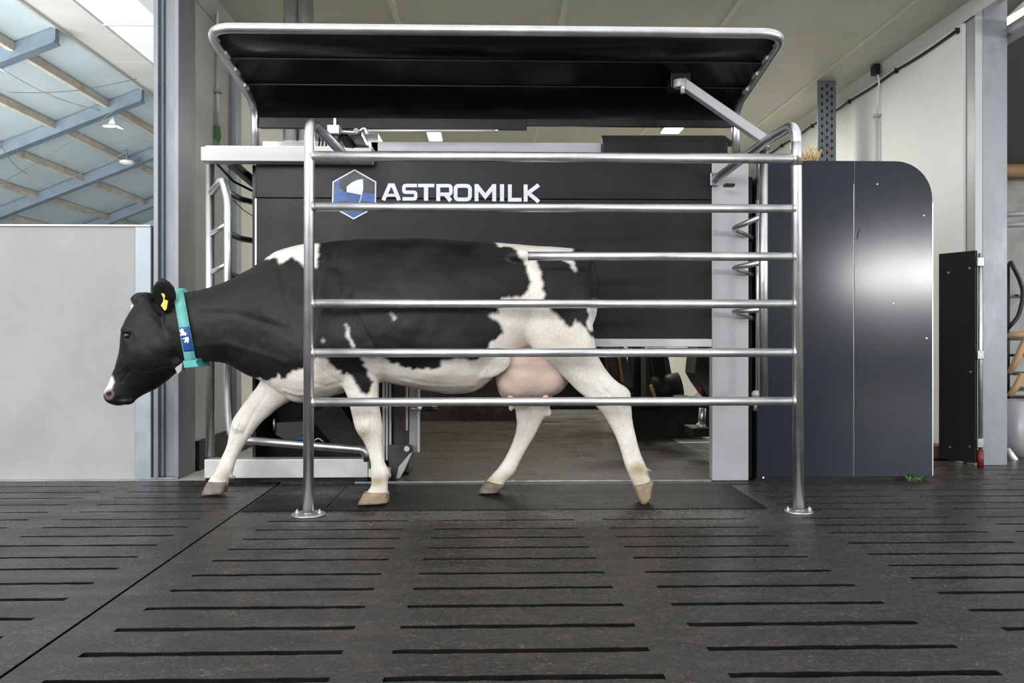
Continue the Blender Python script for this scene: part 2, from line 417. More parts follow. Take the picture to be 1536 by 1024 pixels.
# columns
def column(name, xa, xb, y0, y1, z1, lb, mats_, tf=.014, web=None):
    t = thing(name, lb, 'column', ((xa+xb)/2, (y0+y1)/2, 0))
    ym = (y0+y1)/2
    MB().box(xa, xa+tf, y0, y1, .012, z1).build('flange', mats_, t, .003)
    MB().box(xb-tf, xb, y0, y1, .012, z1).build('flange', mats_, t, .003)
    MB().box(xa+tf, xb-tf, web if web else ym-.006, (web if web else ym-.006)+.012, .012, z1).build('web', mats_, t)
    MB().box(xa-.02, xb+.0, y0-.01, y1+.01, 0, .012).build('base_plate', M['steel_dark'], t, .002)
    return t
c1 = column('steel_column', PX(230,5.30), PX(268,5.3), 5.30, 5.60, 4.2, 'tall galvanised steel column between the pale partition and the milking robot', M['galv'], .03, 5.36)
MB().box(PX(241,5.34), PX(246,5.34), 5.335, 5.359, .012, 4.2).build('conduit', M['galv_dark'], c1, .003)
c2 = thing('steel_column', 'grey steel column right of the small dark swing door', 'column', (3.52, 5.8, 0))
MB().box(PX(1463,5.72), PX(1474,5.72), 5.722, 5.735, .0, 4.0).build('edge_strip', M['grey_panel'], c2, .002)
MB().box(PX(1474,5.72), PX(1511,5.72), 5.72, 5.735, .0, 4.0).build('flange', M['galv'], c2, .003)
MB().box(PX(1465,5.72), PX(1511,5.72), 5.84, 5.855, .0, 4.0).build('flange', M['galv'], c2, .003)
MB().box(PX(1465,5.72), PX(1465,5.72)+.014, 5.735, 5.84, .0, 4.0).build('web', M['grey_panel'], c2)
# perforated steel post beyond
pp = thing('perforated_post', 'perforated steel post against the white wall beyond the cabinet', 'post', (3.2, 7.6, 0))
xa, xb = PX(1227,7.5), PX(1254,7.5)
MB().box(xb-.015, xb, 7.52, 7.70, 0, 3.25).build('post_side', M['galv'], pp, .003)
hl = MB().box(xa, xb, 7.5, 7.52, 0, 3.25)
for k in range(46):
    z = .1 + k*.068
    for q in range(3):
        hl.box(xa+.03+q*.045, xa+.045+q*.045, 7.496, 7.499, z+(q%2)*.03, z+.028+(q%2)*.03)
hf = hl.build('post_face', M['galv'], pp); hf.data.materials.append(M['black'])
for i, p_ in enumerate(hf.data.polygons): p_.material_index = 0 if i < 6 else 1

# conduit, cable on right wall
cd = thing('wall_conduit', 'thin pale conduit with clamps running down the white wall', 'conduit', (3.38, 7.15, 0))
yc = 3.38/ (PX(1316,1.0))
MB().cyl((3.375, yc, .0), (3.375, yc, 2.85), .014, 12).build('pipe', M['white_metal'], cd)
MB().tube(arc_path([(3.375,yc,2.85),(3.375,yc-.02,3.0),(3.36,yc-.08,3.12),(3.33,yc-.08,3.2)],.05), .009, 10).build('cable', M['white_plastic'], cd)
for z in (1.4, 2.25, 2.83):
    MB().box(3.35, 3.398, yc-.03, yc+.03, z-.012, z+.012).build('clamp', M['grey_panel'], cd, .003)
MB().box(3.30, 3.35, yc-.12, yc-.04, 3.16, 3.245).build('junction_box', M['black'], cd, .004)
cb = thing('ceiling_cable', 'black cable clipped along the top of the white wall', 'cable', (3.38, 6, 3.1))
pts = [(3.383, 5.9+k*.12, 3.125 - .012*abs(math.sin(k*PI/7.5))) for k in range(46)]
MB().tube(pts, .010, 8).build('cable', M['black'], cb)
for k in range(6): MB().box(3.37, 3.398, 5.89+k*.9, 5.91+k*.9, 3.10, 3.14).build('clip', M['black'], cb, .003)

# ceiling lamps in the far room
for k, (px, py, w, Ld) in enumerate([(650,198,.17,.42),(1012,195,.22,.26)]):
    d = 2.272/((505-py)/F)*(1.005 if k == 0 else .985)
    lx = PX(px, d)
    lt = thing('ceiling_lamp', ['pale ceiling lamp seen through the left part of the gap under the canopy','bright ceiling lamp seen through the right part of the gap under the canopy'][k], 'lamp', (lx, d, 3.25))
    MB().box(lx-w/2, lx+w/2, d, d+Ld, 3.19, 3.25).build('lamp_housing', M['white_metal'], lt, .004)
    MB().box(lx-w/2+.01, lx+w/2-.01, d+.01, d+Ld-.01, 3.175, 3.19).build('diffuser', M['lamp'], lt, .004)

# left wall conduit and leaf
yv = -1.985/PX(322,1.0)
cv = thing('conduit_pipe', 'slim grey conduit running down the wall beside the tall steel column', 'conduit', (-1.96, yv, 1.9))
MB().cyl((-1.965, yv, 2.22), (-1.965, yv, 3.12), .012, 12).build('pipe', M['grey_panel'], cv)
MB().box(-1.984, -1.94, yv-.025, yv+.025, 2.66, 2.685).build('clamp', M['steel_dark'], cv, .002)
MB().tube(arc_path([(-1.965,yv,3.1),(-1.95,yv-.05,3.18),(-1.93,yv-.1,3.24)],.05), .008, 8).build('cable', M['white_plastic'], cv)
MB().box(-1.984, -1.95, yv-.03, yv+.03, 3.09, 3.13).build('clamp', M['white_metal'], cv, .002)
gl = MB()
gz0, gz1 = PZ(187,322,yv), PZ(216,322,yv)
gl.prism([(-1.985,gz0),(-1.945,gz0-.01),(-1.935,gz0-.08),(-1.95,gz1),(-1.965,gz1+.02),(-1.985,gz0-.09)], yv-.012, yv+.004)
tag(gl.build('green_tie', M['green'], bevel=.003), 'green leaf shaped rag hanging at the end of the wall conduit', 'rag')
pl = MB(); ypl = -1.985/PX(348,1.0); pl.box(-1.985, -1.93, ypl-.06, ypl+.06, 0, 3.17); struct(pl.build('trim_9', M['galv_light'], bevel=.004))

# ------------------------------------------------------------------ barn beyond the partition
br = thing('barn_roof', 'pale blue barn roof with timber purlins beyond the partition', 'roof', (-9, 20, 0), kind='structure')
A_, B_ = 9.9, .4
def rz(x): return A_ + B_*x
def sheet(x0, x1, y0, y1, th=.05):
    return MB().prism3([(x0,y0,rz(x0)),(x1,y0,rz(x1)),(x1,y0,rz(x1)+th),(x0,y0,rz(x0)+th)], (0,y1-y0,0))
sheet(-18, -8.05, 8, 30).build('roof_sheet', M['roof'], br)
for k, Y in enumerate([11.8, 15.6, 19.4, 23.2, 27.4]):
    r_ = MB(); r_.prism3([(-18,Y-.07,rz(-18)-.03),(-8.05,Y-.07,rz(-8.05)-.03),(-8.05,Y-.07,rz(-8.05)-.30),(-18,Y-.07,rz(-18)-.30)], (0,.14,0))
    r_.prism3([(-18,Y-.12,rz(-18)-.30),(-8.05,Y-.12,rz(-8.05)-.30),(-8.05,Y-.12,rz(-8.05)-.33),(-18,Y-.12,rz(-18)-.33)], (0,.24,0))
    r_.build('rafter', M['galv_dark'], br)
x = -8.85
while x > -17.6:
    p_ = MB(); p_.prism3([(x-.05,8,rz(x)-.005),(x+.05,8,rz(x)-.005),(x+.05,8,rz(x)-.17),(x-.05,8,rz(x)-.17)], (0,22,0)); p_.build('purlin', M['timber'], br); x -= 1.22
z0 = rz(-8.05)
be = MB()
for k in range(14): be.box(-8.05, -7.17, 8+k*1.6, 8+k*1.6+1.585, z0, z0+.05)
be.build('soffit_sheet', M['roof_beige'], br)
MB().box(-7.17, -6.05, 8, 30, z0+.02, z0+.04).build('skylight', M['skylight'], br)
for k in range(7): MB().box(-7.17, -6.05, 9.1+k*3.2, 9.14+k*3.2, z0-.01, z0+.02).build('skylight_bar', M['roof_beige'], br)
be = MB()
for k in range(14): be.box(-6.05, -4.2, 8+k*1.6, 8+k*1.6+1.585, z0, z0+.05)
be.build('soffit_sheet', M['roof_beige'], br)
MB().box(-8.08, -8.02, 8, 30, z0-.06, z0+.02).build('edge_trim', M['stainless'], br)
ew = MB(); ew.prism([(-18,0),(-4.2,0),(-4.2,z0),(-8.05,z0),(-18,rz(-18))], 29.9, 30.0); struct(ew.build('wall_barn_end', M['roof']))
ew = MB(); ew.box(-18.1,-18.0,8,30,0,rz(-18)-.0); struct(ew.build('wall_barn_side', M['roof_beige']))
MB().prism3([(-17.9,29.6,rz(-17.9)-.35),(-8.1,29.6,rz(-8.1)-.35),(-8.1,29.6,rz(-8.1)-.75),(-17.9,29.6,rz(-17.9)-.75)], (0,.1,0)).build('end_beam', M['galv_dark'], br)
bp = MB(); X0 = PX(28, 27); bp.box(X0-.09, X0+.09, 26.9, 27.08, 0, rz(X0)-.33); tag(bp.build('barn_post', M['galv_dark']), 'dark blue steel post rising above the pale partition at far left', 'post')
# bracing cables and lamps
def roofpt(px, py):
    u = (px-CX)/F; v = (CY-py)/F; dx = u*cs+sn; dy = cs-u*sn
    s = (A_-.36-H)/(v - B_*dx); return Vector((dx*s, dy*s, H+v*s))
for k, (a, b, r, lb) in enumerate([((0,103),(150,165),.008,'pale sagging cable across the upper left barn roof'),
                           ((0,138),(205,118),.008,'thin bracing wire nearly level below the first barn rafter'),
                           ((0,275),(205,140),.008,'thin bracing wire crossing two barn rafters'),
                           ((0,215),(40,260),.008,'short pale wire at the left edge of the barn roof'),
                           ((50,285),(222,210),.008,'thin bracing wire over the far barn bays')]):
    A0, B0 = roofpt(*a), roofpt(*b); pts = []
    for i in range(13):
        t = i/12; q = A0.lerp(B0, t); q.z -= .12*math.sin(PI*t); pts.append(q)
    tag(MB().tube(pts, r if k else .014, 6).build('bracing_cable', M['stainless'] if k == 0 else M['galv']), lb, 'cable')
for (px, py, lb) in ((166,189,'small white streak with a wing shape under the barn roof'), ):
    q = roofpt(px, py)  # flattened white streak with winglike flaps
    b_ = MB(); b_.sphere(q, .13, 12, (1.6,.5,.35)); b_.prism3([q+Vector((-.1,0,0)), q+Vector((.05,0,.25)), q+Vector((.12,0,0))], (0,.03,0)); b_.prism3([q+Vector((.15,0,.03)), q+Vector((.32,0,-.08)), q+Vector((.16,0,-.05))], (0,.03,0))
    tag(b_.build('white_streak', M['white_plastic']), 'small white bird flying under the barn roof', 'bird')
q = roofpt(190, 243); lt = thing('barn_lamp', 'small round white lamp hanging from a far barn rafter', 'lamp', q)
MB().sphere(q, .16, 14, (1.2,1.2,.45)).build('lamp_shade', M['white_plastic'], lt); MB().cyl(q, q+Vector((0,0,.32)), .03, 8).build('stem', M['galv_dark'], lt)

# ------------------------------------------------------------------ milking robot front
RY = 5.13
rb = thing('milking_robot', 'dark milking robot front with white lettering and a hexagonal blue emblem', 'milking robot', (.3, RY, 0))
xl_, xr_ = PX(384,RY), PX(1067,RY)
z1, zs, zb = PZ(240,700,RY), PZ(298,700,RY), PZ(508,900,RY)
fp = MB().box(xl_, xr_, RY, RY+.05, zs+.002, z1).build('upper_panel', M['panel'], rb, .003)
fp = MB().box(xl_+.003, xr_, RY, RY+.05, zb, zs-.002).build('front_panel', M['panel'], rb, .003)
MB().box(xl_, xr_, RY+.02, RY+.06, zb, z1).build('panel_backing', M['black'], rb)
MB().box(xl_-.006, xl_+.004, RY-.002, RY+.05, PZ(400,384,RY), zs-.004).build('edge_strip', M['stainless'], rb)
MB().box(PX(600,RY), xr_, RY-.01, RY+.06, PZ(520,900,RY), zb-.002).build('bottom_rail', M['stainless'], rb, .003)
gx0, gx1 = xr_+.002, PX(1122,RY)
MB().box(gx0, gx1, RY-.012, RY+.06, .006, PZ(243,1090,RY)).build('end_panel', M['grey_panel'], rb, .005)
MB().box(gx1+.001, gx1+.05, RY+.065, RY+.5, .01, PZ(262,1100,RY)).build('dark_side_channel', M['black'], rb, .004)
# top
MB().box(PX(308,5.1), PX(560,5.1), 5.02, 5.125, PZ(243,400,5.05), PZ(222,400,5.05)).build('top_beam', M['white_metal'], rb, .004)
MB().box(PX(311,5.1), PX(560,5.1), 5.06, 5.40, PZ(222,400,5.05), PZ(218,400,5.05)).build('top_lip', M['stainless'], rb, .003)
MB().box(PX(556,5.3), PX(902,5.3), 5.30, 5.9, z1+.0, PZ(213,700,5.3)).build('top_ledge', M['grey_panel'], rb, .004)
MB().box(PX(560,5.2), PX(1090,5.2), 5.18, 5.26, z1+.0, PZ(228,700,5.2)).build('top_channel', M['steel_dark'], rb, .004)
MB().box(PX(904,5.25), PX(1092,5.25), 5.25, 5.5, z1+.0, PZ(212,1000,5.25)).build('motor_cover', M['panel'], rb, .006)
MB().prism3([(PX(902,5.35),5.35,PZ(203,900,5.35)),(PX(1087,5.35),5.35,PZ(203,1080,5.35)),(PX(1092,5.35),5.25,PZ(212,1080,5.25)),(PX(904,5.25),5.25,PZ(212,904,5.25))],(0,.01,-.03)).build('cover_top', M['black'], rb)
# frame at left
MB().cyl(P(315,243,5.16), P(315,684,5.16)-Vector((0,0,0)), .027, 20).build('corner_post', M['steel'], rb)
bz0, bz1 = PZ(716,400,5.12), PZ(688,400,5.12)
MB().box(PX(308,5.12), PX(552,5.12), 5.10, 5.2, bz0, bz1).build('base_beam', M['stainless'], rb, .004)
MB().box(PX(552,5.12)+.003, PX(584,5.12), 5.11, 5.2, bz0, PZ(703,560,5.12)).build('base_beam_end', M['white_metal'], rb, .003)
MB().box(PX(310,5.16), PX(552,5.16), 5.14, 5.22, .006, bz0).build('plinth', M['black'], rb)  # black block painting in the shadow gap under the base beam
MB().box(PX(384,5.3), PX(606,5.3), 5.75, 5.80, .01, z1-.02).build('rear_housing', M['black'], rb)
MB().box(PX(384,5.3), PX(384,5.3)+.02, 5.22, 5.75, .01, z1-.02).build('rear_housing_side', M['black'], rb)
MB().box(PX(590,5.4), PX(614,5.4), 5.40, 5.7, .02, PZ(500,600,5.4)).build('inner_door', M['housing'], rb, .004)
for a, b in ((574,577.5),(579,582),(584,587)): MB().box(PX(a,5.38), PX(b,5.38), 5.37, 5.39, PZ(690,580,5.38), PZ(520,580,5.38)).build('edge_profile', M['stainless'], rb, .002)
MB().box(PX(605,5.3), PX(607,5.3), 5.29, 5.31, PZ(644,600,5.3), PZ(560,600,5.3)).build('red_stripe', M['red'], rb)
MB().box(PX(609,5.34), PX(612,5.34), 5.32, 5.35, PZ(645,600,5.34), PZ(540,600,5.34)).build('edge_profile', M['stainless'], rb, .002)
MB().box(PX(614,5.34), PX(628,5.34), 5.33, 5.38, PZ(678,620,5.34), PZ(540,620,5.34)).build('hinge_profile', M['grey_panel'], rb, .003)
MB().box(PX(626,5.32), PX(629,5.32), 5.32, 5.38, PZ(678,620,5.34), PZ(540,620,5.34)).build('edge_profile', M['stainless'], rb, .002)
pts = [P(582,667,5.28), P(618,667,5.28), P(620,676,5.28), P(612,692,5.28), P(600,718,5.28), P(594,722,5.28), P(583,702,5.28)]
MB().prism3(pts, (0,.02,0)).build('foot_plate', M['housing'], rb, .002)
pts = [P(616,679,5.27), P(619,677,5.27), P(606,706,5.27), P(597,722,5.27), P(593,722,5.27), P(598,700,5.27)]
MB().prism3(pts, (0,.012,0)).build('foot_edge', M['stainless'], rb, .002)
MB().cyl(P(610,673,5.22), P(610,673,5.28), .017, 16).build('bolt', M['steel'], rb)
MB().cyl(P(616,613,5.28), P(634,613,5.28), .012, 12).build('latch', M['steel'], rb)
MB().cyl(P(634,613,5.28), P(656,613,5.28), .017, 12).build('latch_grip', M['black'], rb)

# lettering
def pp2(px, py): q = P(px, py, RY); return (q.x, q.z)
lt_ = MB()
def stroke(pts, w=23, rad=0, closed=False):
    """thick line through points read off the sign (enlarged 4.267 times from 480, 230)"""
    p3 = [Vector((x, y, 0)) for x, y in pts]
    if rad:
        if closed: p3 = [(p3[0]+p3[-1])/2] + p3 + [(p3[0]+p3[-1])/2]
        p3 = arc_path(p3, rad, 6)
    n = len(p3); L_, R_ = [], []
    for i in range(n):
        if closed: d0 = (p3[i]-p3[i-1]) if i else (p3[0]-p3[n-2]); d1 = (p3[i+1]-p3[i]) if i < n-1 else (p3[1]-p3[0])
        else: d0 = p3[i]-p3[max(i-1,0)]; d1 = p3[min(i+1,n-1)]-p3[i]
        if d0.length < 1e-6: d0 = d1
        if d1.length < 1e-6: d1 = d0
        d0 = d0.normalized(); d1 = d1.normalized(); t = (d0+d1).normalized(); nn = Vector((-t.y, t.x, 0))
        k = min(1.6, 1/max(.3, nn.dot(Vector((-d0.y, d0.x, 0)))))
        L_.append(p3[i]+nn*w/2*k); R_.append(p3[i]-nn*w/2*k)
    f_ = lambda v: pp2(480+v.x/4.267, 230+v.y/4.267)
    for i in range(n-1):
        lt_.prism([f_(L_[i]), f_(L_[i+1]), f_(R_[i+1]), f_(R_[i])], RY-.003-len(lt_.v)*1.5e-6, RY-.0002)
stroke([(405,300),(446,205),(468,205),(507,300)], 25); stroke([(428,268),(488,268)], 18)
stroke([(621,206),(537,206),(537,249),(613,249),(613,291),(528,291)], 22, 14)
stroke([(628,206),(732,206)], 22); stroke([(679,206),(679,303)], 27)
stroke([(757,196),(757,305)], 25); stroke([(757,207),(838,207),(838,262),(757,262)], 22, 16); stroke([(802,262),(837,304)], 26)
stroke([(868,208),(960,208),(960,295),(868,295)], 24, 26, True)
stroke([(1002,197),(1002,306)], 25); stroke([(1115,197),(1115,307)], 25); stroke([(1002,205),(1058,276),(1115,205)], 26)
stroke([(1165,198),(1165,307)], 26)
stroke([(1215,199),(1215,297),(1290,297)], 24)
stroke([(1316,200),(1316,309)], 25); stroke([(1400,203),(1332,253),(1400,310)], 25)
lt_.build('lettering', M['logo_white'], rb, label='white lettering')
hx = [(532,254),(564.5,272.5),(564,311),(530.5,329),(498,311),(499,272.5)]
cxh, cyh = 531.5, 291.5
inn = [(cxh+(x-cxh)*.945, cyh+(y-cyh)*.945) for x, y in hx]
lg = MB().ring([pp2(*p) for p in hx], [pp2(*p) for p in inn], RY-.004, RY).build('emblem', M['logo_white'], rb, label='white hexagon outline')
MB().prism([pp2(*p) for p in inn], RY-.0012, RY).build('emblem_field', M['logo_dark'], lg)
def patch(poly, m, name, d): MB().prism([pp2(*p) for p in poly], RY-d, RY-.0008).build(name, m, lg)
patch([(501,273),(522,261),(512,268),(508,276),(511,284),(520,289),(500.5,290)], M['logo_blue'], 'emblem_blue', .0020)
patch([(500.5,289),(520,288),(530,291),(545,289),(562.5,291),(562,304),(548,302),(530,300),(515,302),(500,303)], M['logo_blue2'], 'emblem_blue', .0022)
patch([(500,310),(531,306),(562,310),(530.5,327)], M['logo_blue'], 'emblem_blue', .0020)
patch([(521,289),(541,292),(541,305),(521,305)], M['logo_blue'], 'emblem_blue', .0026)
patch([(520,280),(528,273.5),(536,270),(544.5,268.5),(545,284),(543,292.5),(533,290.5),(520,288)], M['logo_white'], 'emblem_sail', .0030)
patch([(542,292),(543.5,292),(540,304),(538.5,304)], M['logo_pale'], 'emblem_sail_stem', .0032)

# big dark cabinet at right
cbx = thing('control_cabinet', 'large dark blue cabinet with a rounded top corner right of the gate', 'cabinet', (2.2, 5.4, 0))
def rounded(x0, x1, z0, z1, r, n=12):
    out = [(x0,z0),(x1,z0)]
    for k in range(n+1):
        a = PI/2*k/n; out.append((x1-r+r*math.cos(a), z1-r+r*math.sin(a)))
    return out + [(x0,z1)]
kx0, kx1, kz1 = PX(1136,RY), PX(1398.5,RY), PZ(241,1250,RY)
prof = rounded(kx0, kx1, .02, kz1, .235)
MB().prism(prof, RY+.02, RY+.75).build('cabinet_body', M['black'], cbx)
ks = PX(1281,RY)
MB().prism([(kx0,.025),(ks-.002,.025),(ks-.002,kz1),(kx0,kz1)], RY, RY+.02).build('left_door', M['cabinet'], cbx, .0015)
rdoor = MB().prism(rounded(ks+.002, kx1, .025, kz1, .235), RY, RY+.02).build('right_door', M['cabinet'], cbx, .0015)
MB().box(ks-.0022, ks+.0022, RY+.004, RY+.012, .03, PZ(275,1281,RY)).build('door_seam', M['steel'], cbx)
MB().box(kx1, kx1+.006, RY+.0, RY+.02, .03, kz1-.26).build('edge_trim', M['steel'], cbx)
MB().box(kx0, kx1-.02, RY+.03, RY+.7, 0, .025).build('plinth', M['black'], cbx)
for (a, b) in ((1386,323),(1390,507),(1316,276),(1145,716),(1340,455)):
    MB().cyl(P(a,b,RY-.004), P(a,b,RY+.002), .0055, 10).build('screw', M['steel'], rdoor if a > 1281 else cbx)
sc = MB(); sc.tube([P(1290,344,RY-.001), P(1287,350,RY-.001), P(1286,358,RY-.001)], .0025, 6); sc.build('scratch', M['black'], rdoor)
wd = MB()
for k in range(9):
    a = Vector((PX(1368,RY)+random.uniform(-.05,.05), RY-.03, 0)); b = a + Vector((random.uniform(-.05,.05), random.uniform(-.03,.02), random.uniform(.02,.06)))
    wd.prism3([a, (a+b)/2+Vector((.008,0,.004)), b, (a+b)/2-Vector((.008,0,-.004))], (0,.001,0))
tag(wd.build('grass_tuft', M['green']), 'tiny green grass tuft at the foot of the dark cabinet', 'grass', kind='stuff')

# straw on top
st = MB()
for k in range(60):
    a = Vector((PX(1216,5.3), 5.3, kz1)) + Vector((random.uniform(-.035,.035), random.uniform(-.04,.04), random.uniform(0,.05)))
    st.tube([a, a+Vector((random.uniform(-.05,.05), random.uniform(-.04,.04), random.uniform(-.01,.10)))], .0035, 5)
tag(st.build('straw_wisp', M['straw']), 'small wisp of straw lying on top of the dark cabinet', 'straw', kind='stuff')

# ------------------------------------------------------------------ canopy
cn = thing('canopy', 'black sheet canopy with a silver tube frame above the milking robot', 'canopy', (.05, 5.1, 2.0))
cxl, cxr = PX(383,RY), PX(1104,RY)
fy = 4.26; fz = 2.48; kz_ = 2.33
path = [(cxl,RY,PZ(220,384,RY)), (cxl,RY,kz_), (cxl,fy,fz), (cxr,fy,fz), (cxr,RY,kz_), (cxr,RY,PZ(228,1104,RY))]
MB().tube(arc_path(path, [.22,.13,.13,.22], 10), .026, 20).build('canopy_frame', M['steel'], cn)
# sheet: profile from the front edge back and down, between the side tubes
prof = [(fy+.03,fz-.018),(4.55,2.425),(4.85,2.376),(4.98,2.352),(5.06,2.325),(5.10,2.28),(5.112,2.235),(5.115,2.21)]
sh = MB(); n = len(prof)
for (x) in (cxl+.02, cxr-.02):
    for y, z in prof: sh.v.append(Vector((x, y, z)))
    for y, z in prof: sh.v.append(Vector((x, y+.006, z+.012)))
for i in range(n-1):
    sh.face((i, i+1, 2*n+i+1, 2*n+i), True); sh.face((n+i+1, n+i, 3*n+i, 3*n+i+1), True)
    sh.face((i, n+i, n+i+1, i+1)); sh.face((2*n+i, 2*n+i+1, 3*n+i+1, 3*n+i))
sh.face((0, 2*n, 3*n, n)); sh.face((n-1, 2*n-1, 4*n-1, 3*n-1))
sh.build('canopy_sheet', M['black_gloss'], cn)
for y, z in ((4.55,2.420),(4.85,2.371)): MB().box(cxl+.03, cxr-.03, y-.003, y+.003, z-.002, z+.004).build('sheet_seam', M['black'], cn)
MB().box(cxl+.03, cxr-.03, 5.085, 5.105, 2.325, 2.331).build('sheet_highlight', M['steel_dark'], cn)  # steel strip standing in for the highlight along the sheet's bend
MB().box(cxl+.03, PX(790,RY), 5.10, 5.13, PZ(194,450,RY), PZ(178,450,RY)).build('edge_rail', M['panel'], cn, .003)
MB().box(PX(790,RY), cxr-.03, 5.105, 5.13, PZ(191,900,RY), PZ(180,900,RY)).build('edge_rail', M['black'], cn, .003)
for s, x in ((1,cxl),(-1,cxr)):
    for t in (.12,.33,.55,.78):
        y = fy+(RY-.1-fy)*t; z = fz + (kz_-fz)*t
        MB().box(x+s*.018, x+s*.032, y-.04, y+.04, z-.012, z+.008).build('clip', M['stainless'], cn, .002)

# ducts
for k, px in enumerate((436, 459)):
    d_ = thing('duct_pipe', ['left one of two upright steel pipes passing behind the canopy','right one of two upright steel pipes passing behind the canopy'][k], 'pipe', (PX(px,5.6), 5.6, 1.99), 'upright pipes behind the canopy')
    zt = PZ(218,px,5.6)
    MB().cyl((PX(px,5.6),5.6,zt-.02), (PX(px,5.6),5.6,3.25), .051, 28).build('pipe', M['steel'], d_)
    MB().cyl((PX(px,5.6),5.6,zt-.0), (PX(px,5.6),5.6,zt+.025), .058, 28).build('collar', M['stainless'], d_)
MB_ = MB().box(PX(405,5.6), PX(500,5.6), 5.42, 5.75, PZ(232,440,5.6), PZ(221,440,5.6))
MB_.build('roof_plate', M['stainless'], rb, .004)

# ------------------------------------------------------------------ fence
FY = 4.22
fn = thing('tubular_fence', 'silver tube railing with two posts in front of the cow', 'fence', (.3, FY, 0))
px0, px1 = PX(462.5,FY), PX(1198,FY)
topz = PZ(176,463,FY)
pA = arc_path([(px0,FY,.008), (px0+.006,FY,topz-.01), (px0+.06,5.12,1.985)], .10, 10)
postA = MB().tube(pA, .0265, 22).build('post', M['steel'], fn)
topz2 = PZ(184,1195,FY)
pB = arc_path([(px1,FY,.008), (px1-.012,FY,topz2), (PX(1148,4.57),4.57,PZ(212,1148,4.57)), (PX(1072,5.1),5.1,PZ(270,1072,5.1))], [.10,.03], 10)
postB = MB().tube(pB, .0265, 22).build('post', M['steel'], fn)
for (x, po) in ((px0, 0), (px1, 1)):
    bp_ = MB(); bp_.tube([(x,FY,0),(x,FY,.008)], .085 if po == 0 else .072, 28); b0 = bp_.build('base_plate', M['steel'], fn, .002)
    for sx in (-1, 1):
        b_ = MB(); b_.tube([(x+sx*.056,FY,.008),(x+sx*.056,FY,.020)], .011, 6); b_.tube([(x+sx*.056,FY,.02),(x+sx*.056,FY,.028)], .005, 8)
        o = b_.build('bolt', M['steel'], fn)
        o.parent = b0; 
    MB().tube([(x,FY,.008),(x,FY,.016)], .032, 20).build('weld', M['steel_dark'], fn)
for k, y in enumerate((234,310,383,455,529,603)):
    z = PZ(y, 470, FY)
    xs = px0 if k != 2 else PX(792, FY)
    MB().cyl((xs,FY,z), (px1-.005,FY,z), .0255 if k == 0 else .0225, 20).build('rail', M['steel'], fn)
    for xx in ((px0, px1) if k != 2 else (px1,)):
        s = 1 if xx == px0 else -1
        MB().tube([(xx+s*.022,FY,z),(xx+s*.034,FY,z)], [.030,.024], 18).build('weld', M['steel'], fn)
MB().cyl((px1-.011,FY,PZ(249,1198,FY)), (px1-.012,FY,topz2-.1), .0285, 20).build('sleeve', M['steel'], fn)
# wall bracket of the right top tube
bk = MB(); q = P(1072,268,5.1); bk.box(q.x-.03, q.x+.02, 5.085, 5.118, q.z-.045, q.z+.035); bk.build('wall_bracket', M['steel_dark'], fn, .004)
bk = MB(); q = P(1094,277,5.0); bk.box(q.x-.03, q.x+.03, 4.98, 5.03, q.z-.012, q.z+.006); bk.build('pipe_clamp', M['black'], fn, .003)

# ------------------------------------------------------------------ entry gate (right) and its arm
eg = thing('entry_gate', 'upright silver tube gate with three bent rungs left of the dark cabinet', 'gate', (PX(1145,4.8), 4.8, 0))
xg = PX(1145, 4.75)
MB().cyl(P(1145,222,4.75), P(1145,596,4.75), .0255, 20).build('gate_post', M['steel'], eg)
MB().cyl(P(1137,300,4.95), P(1137,590,4.95), .012, 14).build('thin_rod', M['steel'], eg)
MB().sphere(P(1134,591,4.9), .024, 16, (1.1,1,1)).build('rod_knob', M['grey_panel'], eg)
MB().cyl(P(1133,600,4.9), P(1133,616,4.9), .010, 10).build('foot_pin', M['steel'], eg)
MB().cyl(P(1146,214,4.72), P(1146,224,4.72), .031, 20).build('collar', M['steel'], eg)
for y0_, y1_, y2_ in ((324,343,360),(393,402,415),(464,467,480)):
    pt = arc_path([P(1145,y0_,4.75), P(1098,y1_,4.98), P(1134,y2_,5.22)], .05, 8)
    MB().tube(pt, .0165, 14).build('rung', M['steel'], eg)
ga = thing('slanting_strut', 'long grey square bar slanting down from the canopy to the gate post', 'arm', P(1080,165,4.66))
MB().bar(P(1022,124,4.68), P(1146,210,4.62), .07, .05).build('bar', M['grey_panel'], ga, .004)
MB().cyl(P(1020,120,4.66), P(1020,132,4.66), .036, 18).build('bar_end', M['grey_panel'], ga, .003)
MB().box(PX(1003,4.74), PX(1032,4.74), 4.68, 4.80, PZ(136,1020,4.74), PZ(110,1020,4.74)).build('pivot_block', M['black'], ga, .006)
MB().cyl(P(1024,119,4.64), P(1024,140,4.64), .012, 12).build('pivot_pin', M['stainless'], ga)

# ------------------------------------------------------------------ exit gate (left)
xg_ = thing('exit_gate', 'silver tube gate with bent rungs standing left of the dark front panel', 'gate', (PX(341,5.0), 5.0, 0))
pt = arc_path([P(318,288,5.14), P(334,268,5.0), P(342,300,5.0), P(341,600,5.0), P(346,658,5.0), P(546,674,5.0), P(551,690,5.02)], [.04,.05,.2,.06,.03], 8)
MB().tube(pt, .0235, 18).build('gate_frame', M['steel'], xg_)
for y0_, y1_, y2_ in ((350,337,0),(408,397,0)):
    MB().tube([P(318,y0_,5.14), P(340,y1_,5.0)], .016, 14).build('rung', M['steel'], xg_)
for y1_, y2_ in ((288,306),(349,363),(411,418)):
    MB().tube([P(341,y1_,5.0), P(362,(y1_+y2_)/2+2,5.25), P(392,y2_,5.45)], .019, 14).build('rung', M['steel_dark'], xg_)
cyl = thing('gate_cylinder', 'dark pneumatic cylinder slanting under the white top beam', 'cylinder', P(360,270,5.3))
